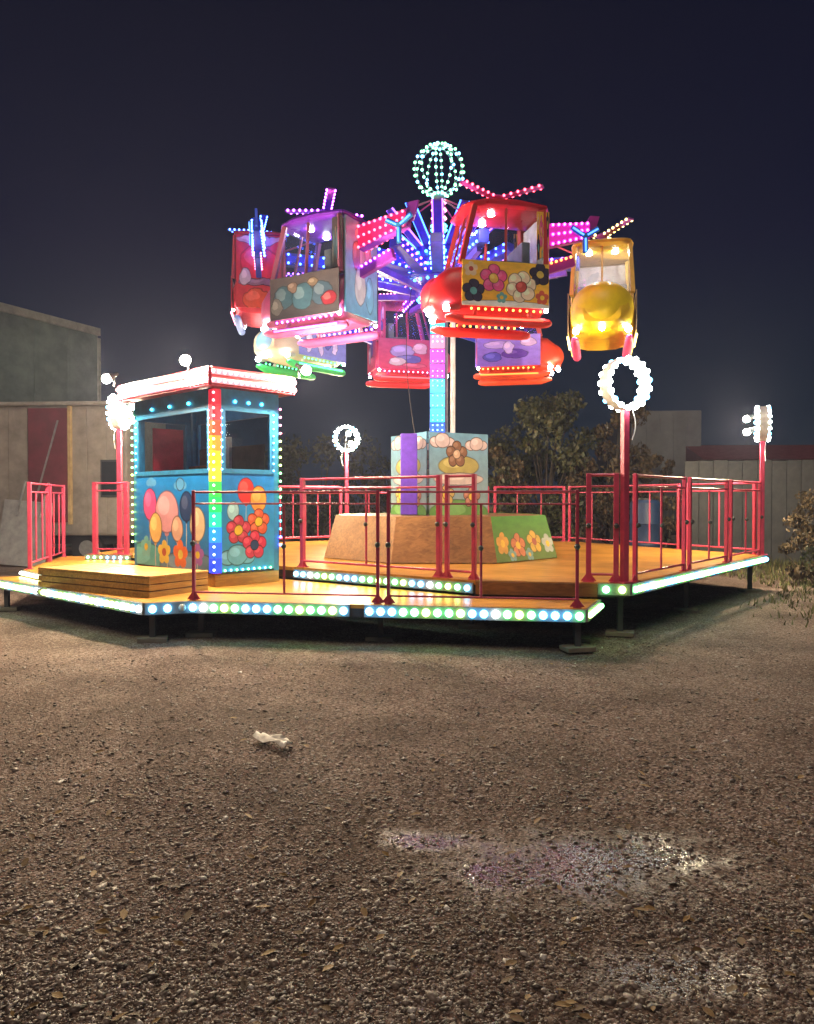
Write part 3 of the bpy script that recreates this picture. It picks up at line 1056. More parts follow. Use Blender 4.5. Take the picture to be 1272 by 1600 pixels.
# side LED strings
for (x, y, keys) in ((BX + 0.01, -0.02, "kkyyggccbb"), (-0.02, BY + 0.01, "ggggyyyyyg")):
    for k in range(18):
        copy_obj(bulb_mesh({"g": "green", "y": "lime"}.get(keys[k // 2], keys[k // 2]) if k < 20 else "r", 0.016), "led_bulb", booth, (x, y, BZ0 + BH_ - 0.2 - 0.11 * k))
# cool strip along the foot of the right wall
for k in range(9):
    copy_obj(bulb_mesh("blue" if k % 2 else "green", 0.014), "led_bulb", booth, (0.14 + 0.09 * k, -0.022, BZ0 + 0.05))
# roof
OV = 0.17
ZR = BZ0 + BH_
roof = MB().box((BX / 2, BY / 2, ZR + 0.12), (BX + 2 * OV - 0.06, BY + 2 * OV - 0.06, 0.22)).build("roof", M["red"], booth)
edge_m = glow("roof_edge_light", (1.0, 0.50, 0.55), 0.75)
for (p, q, nn) in (((-OV, -OV), (BX + OV, -OV), (0, -1)), ((-OV, BY + OV), (-OV, -OV), (-1, 0)), ((BX + OV, -OV), (BX + OV, BY + OV), (1, 0)), ((BX + OV, BY + OV), (-OV, BY + OV), (0, 1))):
    d = Vector((q[0] - p[0], q[1] - p[1], 0))
    ln = d.length
    d.normalize()
    a = Vector((p[0], p[1], 0)) + d * 0.03 - Vector((*nn, 0)) * 0.015
    b_ = Vector((q[0], q[1], 0)) - d * 0.03 - Vector((*nn, 0)) * 0.015
    fb = MB().bar((a.x, a.y, ZR + 0.12), (b_.x, b_.y, ZR + 0.12), 0.03, 0.236).build("roof_fascia", M["red"], roof)
    sb = MB()
    for z in (ZR + 0.065, ZR + 0.175):
        o_ = Vector((*nn, 0)) * 0.018
        sb.bar((a.x + o_.x, a.y + o_.y, z), (b_.x + o_.x, b_.y + o_.y, z), 0.012, 0.07)
    sb.build("light_strip", edge_m, roof)
    n = int(ln / 0.085)
    for i in range(n):
        for z in (ZR + 0.065, ZR + 0.175):
            pt = Vector((p[0], p[1], 0)) + d * (ln * (i + 0.5) / n) + Vector((*nn, 0)) * 0.016
            copy_obj(bulb_mesh("pinkw", 0.022), "led_bulb", roof, (pt.x, pt.y, z))
for (x, y), dr, pw_ in (((-OV - 0.05, -OV - 0.02 + 0.45), (-0.9, -0.9, -0.62), 260), ((BX + OV + 0.0, -OV - 0.06), (0.35, -1.0, -0.6), 260), ((-OV - 0.06, BY + OV - 0.05), (-1.0, 0.1, -0.6), 200)):
    MB().tube((x, y, ZR + 0.22), (x, y, ZR + 0.33), 0.015, 8).build("lamp_bracket", M["dark_steel"], booth)
    floodlight(booth, (x + dr[0] * 0.1, y + dr[1] * 0.1, ZR + 0.33), dr, "warm", 0.062)
lampo = MB().ball((BX / 2, BY / 2, BZ0 + BH_ - 0.06), (0.07, 0.07, 0.03), 12, 8).build("interior_light", glow("booth_fill_glow", (1.0, 0.86, 0.66), 45.0), booth, smooth=True)  # added fill light, hidden behind the header, to brighten the booth interior
MB().box((BX - 0.06, BY / 2, BZ0 + 1.55), (0.015, BY - 0.5, 0.40)).build("notice_board", M["pad"], booth)
MB().box((BX - 0.10, 1.25, BZ0 + 1.62), (0.05, 0.42, 0.55)).build("price_board", M["white"], booth, bevel=0.006)
MB().box((0.52, BY - 0.07, BZ0 + 1.6), (0.5, 0.02, 0.9)).build("curtain", M["red"], booth)
# inside: a counter and a chair-high cabinet
MB().box((BX / 2 + 0.2, BY / 2, BZ0 + 1.0), (0.45, BY - 0.5, 0.04)).build("counter", M["white"], booth)
MB().box((BX - 0.25, 1.5, BZ0 + 1.25), (0.3, 0.4, 0.44)).build("till", M["brown_wood"], booth, bevel=0.01)

# ------------------------------------------------------------------ mast, pedestal, hub, arms
TX, TY = 0.55, 13.3
ped = thing("ride_pedestal", "low green skirted pedestal around the foot of the mast", "pedestal", (TX, TY, Z_MAIN), R(22.5))
skirt_print = printed("skirt_print_meadow", (0.12, 0.20, 0.03), (0.06, 0.27, 0.01),
    flower(0.14, 0.40, 0.24, 2.3, (0.70, 0.36, 0.05)) + flower(0.40, 0.34, 0.26, 2.3, (0.66, 0.22, 0.08)) + flower(0.68, 0.40, 0.25, 2.3, (0.72, 0.46, 0.06), (0.4, 0.1, 0.05)) + flower(0.90, 0.34, 0.22, 2.3, (0.45, 0.5, 0.45))
    + flower(0.27, 0.14, 0.14, 2.3, (0.2, 0.36, 0.34)) + flower(0.55, 0.13, 0.14, 2.3, (0.2, 0.36, 0.34)), rough=0.75, wob=0.04, seed=2.0)
rb_, rt_ = 2.06, 1.86
HS = 0.70
for k in range(8):
    a0, a1 = R(45 * k), R(45 * (k + 1))
    p0, p1 = Vector((rb_ * math.cos(a0), rb_ * math.sin(a0), 0.012)), Vector((rb_ * math.cos(a1), rb_ * math.sin(a1), 0.012))
    t0, t1 = Vector((rt_ * math.cos(a0), rt_ * math.sin(a0), HS)), Vector((rt_ * math.cos(a1), rt_ * math.sin(a1), HS))
    ang = (45 * k + 22.5 + 22.5) % 360
    brown = ang in (225, 270)
    nrm = (p1 - p0).cross(t0 - p0).normalized()
    vs = [p0, p1, t1, t0] + [x - nrm * 0.03 for x in (p0, p1, t1, t0)]
    o = MB().add(vs, [(0, 1, 2, 3), (7, 6, 5, 4), (0, 4, 5, 1), (1, 5, 6, 2), (2, 6, 7, 3), (3, 7, 4, 0)]).build("skirt_panel", M["brown_wood"] if brown else skirt_print, ped)
    uv = o.data.uv_layers.new(name="UVMap")
    bb = [(0, 0), (1, 0), (1, 1), (0, 1)] * 2
    for lp in o.data.loops:
        uv.data[lp.index].uv = bb[lp.vertex_index]
MB().prism([(1.85 * math.cos(R(45 * k)), 1.85 * math.sin(R(45 * k))) for k in range(8)], HS - 0.03, HS - 0.004).build("top_plate", M["brown_wood"], ped)
board_a = printed("pedestal_print_clouds", (0.28, 0.36, 0.36), (0.14, 0.36, 0.55),
    cloud(0.22, 0.88, 0.14, 0.88, (0.62, 0.52, 0.54)) + cloud(0.80, 0.86, 0.13, 0.88, (0.62, 0.50, 0.50)) + [(0.5, 0.60, 0.34, 0.12, (0.42, 0.36, 0.10)), (0.5, 0.02, 0.5, 0.16, (0.12, 0.30, 0.06))]
    + flower(0.46, 0.74, 0.15, 0.88, (0.22, 0.10, 0.05), (0.62, 0.42, 0.28)) + [(0.5, 0.44, 0.42, 0.07, (0.62, 0.50, 0.48))] + flower(0.28, 0.24, 0.12, 0.88, (0.60, 0.40, 0.10)) + flower(0.72, 0.22, 0.12, 0.88, (0.45, 0.16, 0.10)), rough=0.7, wob=0.04, seed=3.0)
BS = 0.60
tr = R(22.5) - R(22.5)
for k in range(4):
    a = R(90 * k + 8)
    c, s = math.cos(a), math.sin(a)
    u = Vector((c, s, 0))
    n = Vector((s, -c, 0))
    org = n * BS - u * BS + Vector((0, 0, HS - 0.002))
    panel("printed_board", org + u * 0.015, u, (0, 0, 1), 2 * BS - 0.03, 1.36, 0.02, board_a, ped)
pbx = MB().box((0, 0, 0.66), (0.27, 0.22, 1.30)).build("pump_cabinet", paint("violet_cabinet", (0.14, 0.06, 0.55), 0.35), None, bevel=0.015)
pbx.parent = ped
pbx.location = Matrix.Rotation(-R(22.5), 3, 'Z') @ Vector((-0.52, -0.95, HS))
pbx.rotation_euler = (0, 0, -R(22.5))

tower = thing("ride_tower", "tall LED lit ride mast with glowing blue hub and bulb globe on top", "ride tower", (TX, TY, Z_MAIN))
ZM = HS + 0.0
HUBZ = 5.45 - Z_MAIN
MB().box((0, 0, (ZM - 0.3 + HUBZ - 0.4) / 2 + 0.15), (0.30, 0.30, HUBZ - 0.4 - ZM + 0.3)).build("mast", M["steel"], tower, bevel=0.01)
MB().tube((0.235, -0.10, ZM), (0.235, -0.10, HUBZ - 0.25), 0.045, 12).build("pipe", M["white"], tower, smooth=True)
MB().box((-0.03, -0.17, (ZM + HUBZ) / 2), (0.27, 0.035, HUBZ - ZM - 0.5)).build("light_column", paint("column_housing", (0.05, 0.12, 0.45), 0.3), tower)
segc = ["m", "p", "b", "b", "c", "b", "c", "c", "c", "m", "m", "k", "c", "b"]
nseg = 14
sz = (HUBZ - ZM - 0.6) / nseg
mast_glow = {k: glow("mast_panel_" + k, tuple(L[k].node_tree.nodes["Principled BSDF"].inputs["Emission Color"].default_value)[:3], 0.55) for k in "mpbck"}
for k in range(nseg):
    z = ZM + 0.06 + sz * (k + 0.5)
    lp = MB().box((-0.03, -0.190, z), (0.245, 0.010, sz - 0.02)).build("light_panel", mast_glow[segc[k]], tower)
    for i in range(3):
        for j in range(3):
            if (k + i) % 3 == 2:
                continue
            copy_obj(bulb_mesh(segc[k], 0.014, 8, 5), "led_bulb", lp, (-0.11 + 0.08 * j, -0.2, z - sz / 2 + sz * (i + 0.5) / 3))
# cable from the cabinet up to the hub
pts = [Vector((-0.42 - 0.14 * math.sin(k / 14 * 3.1), -0.80 + 0.05 * k, ZM + 1.3 + 0.205 * k)) for k in range(15)]
cb = MB()
for a, b_ in zip(pts, pts[1:]):
    cb.tube(a, b_, 0.006, 6)
cb.build("cable", M["black"], tower, smooth=True)
# hub: stacked drums
hub_m = paint("hub_blue", (0.06, 0.07, 0.70), 0.3)
hub_m2 = paint("hub_violet", (0.22, 0.10, 0.70), 0.3)


def drum(name, r0, r1, z0, z1, mat):
    n = 24
    vs = [(r * math.cos(2 * math.pi * k / n), r * math.sin(2 * math.pi * k / n), z) for r, z in ((r0, z0), (r1, z1)) for k in range(n)]
    fs = [(k, (k + 1) % n, n + (k + 1) % n, n + k) for k in range(n)] + [tuple(range(n - 1, -1, -1)), tuple(range(n, 2 * n))]
    return MB().add(vs, fs).build(name, mat, tower, smooth=True)


h1 = drum("hub_lower", 0.30, 0.52, HUBZ - 0.50, HUBZ - 0.12, hub_m2)
h2 = drum("hub_middle", 0.56, 0.66, HUBZ - 0.12, HUBZ + 0.12, hub_m)
h3 = drum("hub_upper", 0.62, 0.30, HUBZ + 0.12, HUBZ + 0.62, hub_m)
for hh, rr, z, n in ((h1, 0.50, HUBZ - 0.16, 22), (h1, 0.36, HUBZ - 0.42, 16), (h2, 0.675, HUBZ + 0.02, 30), (h3, 0.56, HUBZ + 0.26, 22), (h3, 0.42, HUBZ + 0.46, 18)):
    for k in range(n):
        a = 2 * math.pi * k / n
        key = "c" if math.cos(a + 2.4) > 0.1 else ("m" if z < HUBZ + 0.2 else "b")
        copy_obj(bulb_mesh(key, 0.024, 8, 5), "led_bulb", hh, (rr * math.cos(a), rr * math.sin(a), z))
st = drum("top_column", 0.10, 0.10, HUBZ + 0.62, HUBZ + 1.42, M["steel"])
for k in range(3):
    zz = HUBZ + 0.98 + 0.14 * k
    for i in range(10):
        a = 2 * math.pi * i / 10
        copy_obj(bulb_mesh("k", 0.022, 8, 5), "led_bulb", st, (0.115 * math.cos(a), 0.115 * math.sin(a), zz))
for k in range(2):
    for i in range(10):
        a = 2 * math.pi * i / 10
        copy_obj(bulb_mesh("c", 0.026, 8, 5), "led_bulb", st, (0.118 * math.cos(a), 0.118 * math.sin(a), HUBZ + 0.78 + 0.07 * k))
# globe of bulb strings
GZ, GR = HUBZ + 1.80, 0.42
for k in range(10):
    a0 = 2 * math.pi * k / 10 + 0.15
    mbg = MB()
    pp = []
    for j in range(13):
        t_ = -math.pi / 2 + math.pi * j / 12
        pp.append(Vector((GR * math.cos(t_) * math.cos(a0), GR * math.cos(t_) * math.sin(a0), GZ + GR * math.sin(t_))))
    for a, b_ in zip(pp, pp[1:]):
        mbg.tube(a, b_, 0.009, 6)
    rib = mbg.build("globe_rib", M["steel"], tower, smooth=True)
    for j in range(11):
        t_ = -math.pi / 2 + math.pi * (j + 1.0) / 12
        q = Vector((math.cos(t_) * math.cos(a0), math.cos(t_) * math.sin(a0), math.sin(t_))) * (GR + 0.012)
        copy_obj(bulb_mesh("sph" if (j + k) % 4 else "blue", 0.024, 8, 5), "led_bulb", rib, (q.x, q.y, GZ + q.z))


# ------------------------------------------------------------------ helicopters
def superring(x, hw, z0, z1, n=20, p=3.2):
    out = []
    zc, hz = (z0 + z1) / 2, (z1 - z0) / 2
    for k in range(n):
        a = 2 * math.pi * k / n
        c, s = math.cos(a), math.sin(a)
        out.append((x, hw * math.copysign(abs(c) ** (2 / p), c), zc + hz * math.copysign(abs(s) ** (2 / p), s)))
    return out


def string(pts, key, r, name, parent):
    mb = MB()
    for p in pts:
        mb.ball(p, r, 7, 5)
    o = mb.build(name, L[key], parent, smooth=True)
    o["kind"] = "stuff"
    return o


def lin(a, b_, n):
    a, b_ = Vector(a), Vector(b_)
    return [a.lerp(b_, (i + 0.5) / n) for i in range(n)]


HELI_POS = []


def helicopter(label, ang, rad, z, pal, heading=None, rot0=0.0, pitch=0.0, scale=1.0):
    """local +x nose, +y outer side, z from the skids"""
    x, y = TX + rad * math.cos(R(ang)), TY + rad * math.sin(R(ang))
    hd = R(ang - 90) if heading is None else R(heading)
    t = thing("helicopter_gondola", label, "helicopter", (x, y, z), hd, "helicopter gondolas around the mast")
    t.rotation_euler = (0, pitch, hd)
    t.scale = (scale, scale, scale)
    HELI_POS.append((x, y, z, ang, rad))
    nm_ = pal["n"]
    hull = paint("hull_" + nm_, pal["hull"], 0.40, 0.1, dirt=0.1)
    trim = paint("trim_" + nm_, pal["trim"], 0.3, 0.1, dirt=0.1)
    skid = paint("skid_" + nm_, pal["skid"], 0.55, 0.1, dirt=0.1)
    tailm = paint("tail_" + nm_, pal["tail"], 0.3, 0.1, dirt=0.1)
    st_ = [(-0.64, 0.44, 0.36, 0.96), (-0.60, 0.47, 0.31, 0.98), (-0.2, 0.50, 0.28, 0.98), (0.2, 0.50, 0.28, 0.98), (0.5, 0.48, 0.30, 0.98), (0.72, 0.45, 0.33, 0.95), (0.88, 0.38, 0.37, 0.82), (0.98, 0.27, 0.44, 0.70)]
    MB().loft([superring(*s) for s in st_]).build("hull", hull, t, smooth=True)
    big = nm_ == "yellow"
    MB().ball((0.56, 0, 0.70) if big else (0.72, 0, 0.61), (0.50, 0.475, 0.42) if big else (0.32, 0.38, 0.27), 24, 16).build("nose", paint("nose_" + nm_, pal["nose"], 0.42, 0.08, dirt=0.08), t, smooth=True)
    # cabin frame
    for s in (-1, 1):
        MB().bar((0.60, s * 0.45, 0.94), (0.40, s * 0.41, 1.74), 0.055, 0.07).build("pillar", trim, t)
        MB().bar((-0.60, s * 0.45, 0.94), (-0.56, s * 0.42, 1.74), 0.055, 0.10).build("pillar", trim, t)
        MB().bar((-0.02, s * 0.468, 0.95), (-0.04, s * 0.43, 1.72), 0.03, 0.035).build("window_bar", trim, t)
        # panes
        for (xa, xb) in ((-0.55, -0.05), (0.0, 0.55)):
            xt0, xt1 = (xa + 0.02, xb - 0.02) if xa < -0.1 else (xa - 0.02, 0.37)
            vs = []
            for dy in (0, 0.008):
                vs += [(xa, s * (0.455 + dy), 0.97), (xb, s * (0.455 + dy), 0.97), (xt1, s * (0.415 + dy), 1.72), (xt0, s * (0.415 + dy), 1.72)]
            MB().add(vs, [(0, 1, 2, 3), (7, 6, 5, 4), (0, 4, 5, 1), (1, 5, 6, 2), (2, 6, 7, 3), (3, 7, 4, 0)]).build("pane", M["glass"], t)
        # printed side board: below and beside the window
        if s > 0:
            org, u = (0.60, 0.498, 0.38), (-1, 0, 0)
        else:
            org, u = (-0.62, -0.498, 0.38), (1, 0, 0)
        panel("side_board", org, u, (0, 0, 1), 1.22, 0.60, 0.012, pal["print"], t)
        xx = (-0.47, 0.505) if s > 0 else (-0.64, -0.505)
        panel("rear_side_board", (xx[0], xx[1] - s * 0.06, 0.985), u, (0, 0, 1), 0.17, 0.72, 0.012, pal["print"], t)
        # skid with a light tube, struts and a lamp
        y0 = s * 0.40
        prof = [(-0.70, 0.03), (-0.66, 0.055), (-0.56, 0.07), (0.58, 0.07), (0.72, 0.055), (0.80, 0.025)]
        sk = MB().loft([[(px, y0 + r * math.cos(2 * math.pi * k / 12), 0.21 + (0.025 if px > 0.6 else 0) + r * math.sin(2 * math.pi * k / 12)) for k in range(12)] for px, r in prof]).build("skid", skid, t, smooth=True)
        MB().tube((-0.56, y0 + s * 0.066, 0.23), (0.56, y0 + s * 0.066, 0.23), 0.016, 8).build("light_tube", pal["tube"], sk, smooth=True)
        for px in (-0.42, 0.40):
            MB().tube((px, y0, 0.24), (px * 0.9, s * 0.34, 0.38), 0.030, 8).build("skid_strut", trim, t, smooth=True)
        MB().ball((0.78, s * 0.38, 0.36), 0.050, 12, 8).build("headlamp", L["cool"], t, smooth=True)
        MB().tube((0.60, s * 0.37, 0.38), (0.75, s * 0.38, 0.36), 0.045, 10).build("lamp_housing", trim, t, smooth=True)
        string(lin((-0.55, s * 0.515, 0.335), (0.52, s * 0.512, 0.335), 11), pal["led"], 0.017, "light_string", t)
        MB().ball((-0.60, s * 0.47, 0.36), 0.026, 8, 6).build("side_lamp", L["cool"], t, smooth=True)
    MB().ball((0.93, 0, 0.36), 0.042, 12, 8).build("headlamp", L["cool"], t, smooth=True)
    # windscreen
    vs = []
    for dx in (0, 0.008):
        vs += [(0.585 + dx, -0.42, 0.97), (0.585 + dx, 0.42, 0.97), (0.395 + dx, 0.38, 1.72), (0.395 + dx, -0.38, 1.72)]
    MB().add(vs, [(3, 2, 1, 0), (4, 5, 6, 7), (0, 1, 5, 4), (1, 2, 6, 5), (2, 3, 7, 6), (3, 0, 4, 7)]).build("windscreen", M["glass"], t)
    MB().bar((0.60, 0, 0.98), (0.405, 0, 1.72), 0.03, 0.03).build("window_bar", trim, t)
    # rear wall
    panel("rear_board", (-0.645, 0.41, 0.40), (0, -1, 0), (0, 0, 1), 0.82, 1.33, 0.02, pal.get("rear", pal["print"]), t)
    MB().box((-0.605, 0, 1.34), (0.02, 0.80, 0.72)).build("inner_liner", M["white"], t)
    MB().box((-0.34, 0, 1.10), (0.12, 0.78, 0.42)).box((-0.18, 0, 1.0), (0.4, 0.78, 0.08)).build("seat", M["seat"], t, bevel=0.02)
    # roof
    rings = [superring(px, hw, 1.72 + dz, 1.72 + h, 20, 2.8) for px, hw, dz, h in ((-0.68, 0.34, 0.03, 0.07), (-0.62, 0.45, 0.0, 0.11), (-0.2, 0.47, 0.0, 0.17), (0.2, 0.47, 0.0, 0.16), (0.45, 0.43, 0.0, 0.10), (0.54, 0.33, 0.02, 0.06))]
    rf = MB().loft(rings).build("roof", paint("roof_" + nm_, pal["roof"], 0.28, 0.1, dirt=0.1), t, smooth=True)
    for py in (-0.2, 0.2):
        MB().ball((0.1, py, 1.705), (0.05, 0.05, 0.02), 10, 6).build("interior_light", L["ceil"], rf, smooth=True)
    # rotor
    MB().tube((-0.05, 0, 1.86), (-0.05, 0, 2.02), 0.05, 10).ball((-0.05, 0, 2.02), (0.09, 0.09, 0.05), 12, 6).build("rotor_hub", tailm, t, smooth=True)
    for k in range(3):
        a = rot0 + 2 * math.pi * k / 3
        c, s = math.cos(a), math.sin(a)
        p0 = Vector((-0.05 + 0.07 * c, 0.07 * s, 2.02))
        p1 = Vector((-0.05 + 0.66 * c, 0.66 * s, 2.09))
        bl = MB().bar(p0, p1, 0.10, 0.022).build("rotor_blade", tailm, t)
        off = Vector((-s, c, 0)) * 0.055
        mb = MB()
        for sg in (-1, 1):
            for q in lin(p0 + off * sg, p1 + off * sg, 6):
                mb.ball(q, 0.019, 7, 5)
        mb.build("light_string", L[pal["rotor"]], bl, smooth=True)["kind"] = "stuff"
    # tail boom, lower brace, fin and tail rotor
    A, B_ = Vector((-0.60, 0, 1.50)), Vector((-1.45, 0, 1.66))
    tb = MB()
    vs = []
    for p, hh, ww in ((A, 0.36, 0.18), (B_, 0.24, 0.12)):
        vs += [(p.x, -ww / 2, p.z - hh / 2), (p.x, ww / 2, p.z - hh / 2), (p.x, ww / 2, p.z + hh / 2), (p.x, -ww / 2, p.z + hh / 2)]
    tb.add(vs, [(0, 1, 2, 3), (7, 6, 5, 4), (0, 4, 5, 1), (1, 5, 6, 2), (2, 6, 7, 3), (3, 7, 4, 0)])
    boom = tb.build("tail_boom", tailm, t, bevel=0.012)
    mb = MB()
    for s in (-1, 1):
        for (za, zb) in ((0.15, 0.09), (0.0, 0.0), (-0.15, -0.09)):
            for q in lin((A.x - 0.03, s * 0.106, A.z + za), (B_.x + 0.02, s * 0.078, B_.z + zb), 9):
                mb.ball(q, 0.020, 7, 5)
    mb.build("light_string", L[pal["tail_led"]], boom, smooth=True)["kind"] = "stuff"
    for s in (-1, 1):
        vs = []
        for k in (0.002, 0.012):
            vs += [(A.x - 0.02, s * (0.09 + k), A.z - 0.125), (B_.x + 0.02, s * (0.06 + k), B_.z - 0.075), (B_.x + 0.02, s * (0.06 + k), B_.z + 0.075), (A.x - 0.02, s * (0.09 + k), A.z + 0.125)]
        MB().add(vs, [(0, 1, 2, 3), (7, 6, 5, 4), (0, 4, 5, 1), (1, 5, 6, 2), (2, 6, 7, 3), (3, 7, 4, 0)]).build("light_panel", panel_glow[pal["tail_led"]], boom)
    br = MB().bar((-0.62, 0, 1.02), (-1.20, 0, 1.22), 0.10, 0.16).build("tail_brace", tailm, t, bevel=0.01)
    mb = MB()
    for s in (-1, 1):
        for q in lin((-0.66, s * 0.056, 1.09), (-1.18, s * 0.056, 1.27), 7):
            mb.ball(q, 0.018, 7, 5)
    mb.build("light_string", L[pal["led"]], br, smooth=True)["kind"] = "stuff"
    MB().add([(-1.30, -0.02, 1.60), (-1.52, -0.02, 1.62), (-1.60, -0.02, 1.88), (-1.46, -0.02, 1.88), (-1.30, 0.02, 1.60), (-1.52, 0.02, 1.62), (-1.60, 0.02, 1.88), (-1.46, 0.02, 1.88)],
             [(3, 2, 1, 0), (4, 5, 6, 7), (0, 1, 5, 4), (1, 2, 6, 5), (2, 3, 7, 6), (3, 0, 4, 7)]).build("fin", tailm, t)
    for k in range(3):
        a = 0.5 + 2 * math.pi * k / 3
        c, s = math.cos(a), math.sin(a)
        tl = MB().bar((-1.34, 0.10, 1.55), (-1.34 + 0.24 * c, 0.10, 1.55 + 0.24 * s), 0.02, 0.075).build("tail_rotor_blade", M["blue"], t)
        MB().tube((-1.34 + 0.03 * c, 0.118, 1.55 + 0.03 * s), (-1.34 + 0.22 * c, 0.118, 1.55 + 0.22 * s), 0.014, 6).build("light_tube", glow_blue, tl)
    MB().tube((-1.34, 0.0, 1.57), (-1.34, 0.125, 1.55), 0.035, 10).build("tail_rotor_hub", M["blue"], t)
    return t


panel_glow = {k: glow("panel_glow_" + k, c, 0.22) for k, c in (("r", (0.95, 0.03, 0.25)), ("m", (0.75, 0.04, 0.55)), ("p", (0.32, 0.04, 0.95)), ("b", (0.03, 0.06, 0.95)))}
glow_blue = glow("tube_blue", (0.08, 0.25, 1.0), 3.0)
def tube_m(n, c, s=2.2):
    return glow("tube_" + n, c, s * 2.0)

P_orange = printed("print_orange_flowers", (0.90, 0.44, 0.04), (0.92, 0.52, 0.06),
    [(0.5, 0.03, 0.55, 0.10, (0.78, 0.75, 0.70))] + flower(0.36, 0.62, 0.30, 2.03, PINK, (0.85, 0.5, 0.1)) + flower(0.90, 0.76, 0.24, 2.03, (0.04, 0.03, 0.06), (0.7, 0.5, 0.1)) + flower(0.10, 0.80, 0.16, 2.03, (0.85, 0.62, 0.40), (0.5, 0.06, 0.05))
    + flower(0.68, 0.46, 0.34, 2.03, (0.88, 0.68, 0.48), (0.55, 0.08, 0.06), 6) + flower(0.13, 0.32, 0.24, 2.03, (0.05, 0.04, 0.08), (0.15, 0.45, 0.45)) + flower(0.92, 0.24, 0.16, 2.03, (0.62, 0.10, 0.06)) + flower(0.45, 0.20, 0.12, 2.03, (0.15, 0.38, 0.38)), wob=0.04, seed=11.0)
P_grey = printed("print_dusky_blue", (0.028, 0.028, 0.036), (0.083, 0.071, 0.083), [
    (0.2, 0.5, 0.14, 0.28, (0.033, 0.077, 0.116)), (0.48, 0.48, 0.16, 0.30, (0.038, 0.091, 0.138)), (0.76, 0.5, 0.14, 0.26, (0.038, 0.071, 0.116)), (0.34, 0.72, 0.07, 0.12, (0.138, 0.099, 0.088)), (0.64, 0.78, 0.08, 0.1, (0.138, 0.104, 0.083)), (0.86, 0.35, 0.1, 0.16, (0.151, 0.014, 0.028)), (0.1, 0.3, 0.08, 0.2, (0.097, 0.097, 0.104))], wob=0.14, seed=5.0)
P_blue = printed("print_pale_blue_ribbons", (0.10, 0.38, 0.58), (0.35, 0.62, 0.75), [
    (0.5, 0.55, 0.10, 0.32, (0.62, 0.42, 0.28)), (0.32, 0.62, 0.10, 0.16, (0.45, 0.22, 0.18)), (0.7, 0.66, 0.1, 0.14, (0.6, 0.3, 0.3)), (0.45, 0.3, 0.16, 0.2, (0.55, 0.62, 0.60)), (0.75, 0.25, 0.12, 0.2, (0.15, 0.5, 0.66)), (0.5, 0.86, 0.2, 0.08, (0.7, 0.68, 0.7))], wob=0.14, seed=6.0)
P_brown = printed("print_brown_specks", (0.30, 0.20, 0.10), (0.38, 0.28, 0.16), [
    (0.3, 0.6, 0.1, 0.16, (0.5, 0.35, 0.15)), (0.6, 0.4, 0.14, 0.2, (0.22, 0.15, 0.12)), (0.8, 0.7, 0.1, 0.14, (0.5, 0.3, 0.2)), (0.4, 0.2, 0.1, 0.1, (0.45, 0.3, 0.1))], wob=0.14, seed=7.0)
P_violet = printed("print_violet_waves", (0.24, 0.14, 0.60), (0.34, 0.26, 0.75), [
    (0.3, 0.7, 0.2, 0.12, (0.55, 0.45, 0.8)), (0.6, 0.4, 0.2, 0.14, (0.12, 0.05, 0.35)), (0.8, 0.75, 0.12, 0.14, (0.6, 0.45, 0.7)), (0.25, 0.3, 0.14, 0.14, (0.1, 0.1, 0.5)), (0.5, 0.6, 0.08, 0.2, (0.65, 0.55, 0.85))], wob=0.14, seed=8.0)
P_pinkblue = printed("print_pink_blue_bursts", (0.50, 0.05, 0.14), (0.45, 0.08, 0.20), [
    (0.4, 0.6, 0.2, 0.2, (0.30, 0.25, 0.60)), (0.7, 0.7, 0.12, 0.18, (0.55, 0.35, 0.55)), (0.5, 0.35, 0.2, 0.12, (0.10, 0.10, 0.40)), (0.3, 0.25, 0.14, 0.12, (0.5, 0.42, 0.55)), (0.6, 0.15, 0.2, 0.08, (0.5, 0.1, 0.2))], wob=0.14, seed=9.0)
P_bluepale = printed("print_blue_stripes", (0.16, 0.20, 0.55), (0.22, 0.28, 0.60), [
    (0.2, 0.5, 0.06, 0.4, (0.55, 0.55, 0.75)), (0.45, 0.45, 0.05, 0.4, (0.5, 0.45, 0.7)), (0.75, 0.5, 0.06, 0.3, (0.6, 0.55, 0.78)), (0.6, 0.6, 0.06, 0.3, (0.1, 0.12, 0.45))], wob=0.14, seed=10.0)
P_redface = printed("print_red_swirl", (0.62, 0.05, 0.05), (0.72, 0.04, 0.07), [
    (0.5, 0.62, 0.40, 0.24, (0.78, 0.03, 0.06)), (0.5, 0.36, 0.45, 0.05, (0.30, 0.16, 0.24)), (0.5, 0.94, 0.5, 0.06, (0.65, 0.35, 0.38)), (0.45, 0.12, 0.3, 0.14, (0.75, 0.10, 0.04)), (0.2, 0.42, 0.12, 0.10, (0.6, 0.5, 0.55))], wob=0.14, seed=12.0)

Z_H = 3.80
helicopter("bright red helicopter gondola with orange printed side, nearest the camera", -75, 2.55, Z_H, dict(n="red", hull=(0.62, 0.015, 0.025), nose=(0.50, 0.012, 0.03), trim=(0.55, 0.05, 0.05), roof=(0.65, 0.01, 0.03), skid=(0.8, 0.03, 0.02), tail=(0.45, 0.04, 0.35), print=P_orange, tube=tube_m("red", (1.0, 0.06, 0.03)), led="o", rotor="r", tail_led="m"), rot0=0.45, heading=-168)
helicopter("yellow helicopter gondola with round amber nose at the right", -22, 2.75, Z_H - 0.03, dict(n="yellow", hull=(0.95, 0.62, 0.02), nose=(1.0, 0.72, 0.01), trim=(0.85, 0.55, 0.08), roof=(0.80, 0.42, 0.03), skid=(0.75, 0.07, 0.26), tail=(0.35, 0.06, 0.40), print=P_brown, tube=tube_m("yellow", (1.0, 0.70, 0.12)), led="y", rotor="y", tail_led="p"), rot0=0.7, heading=-104)
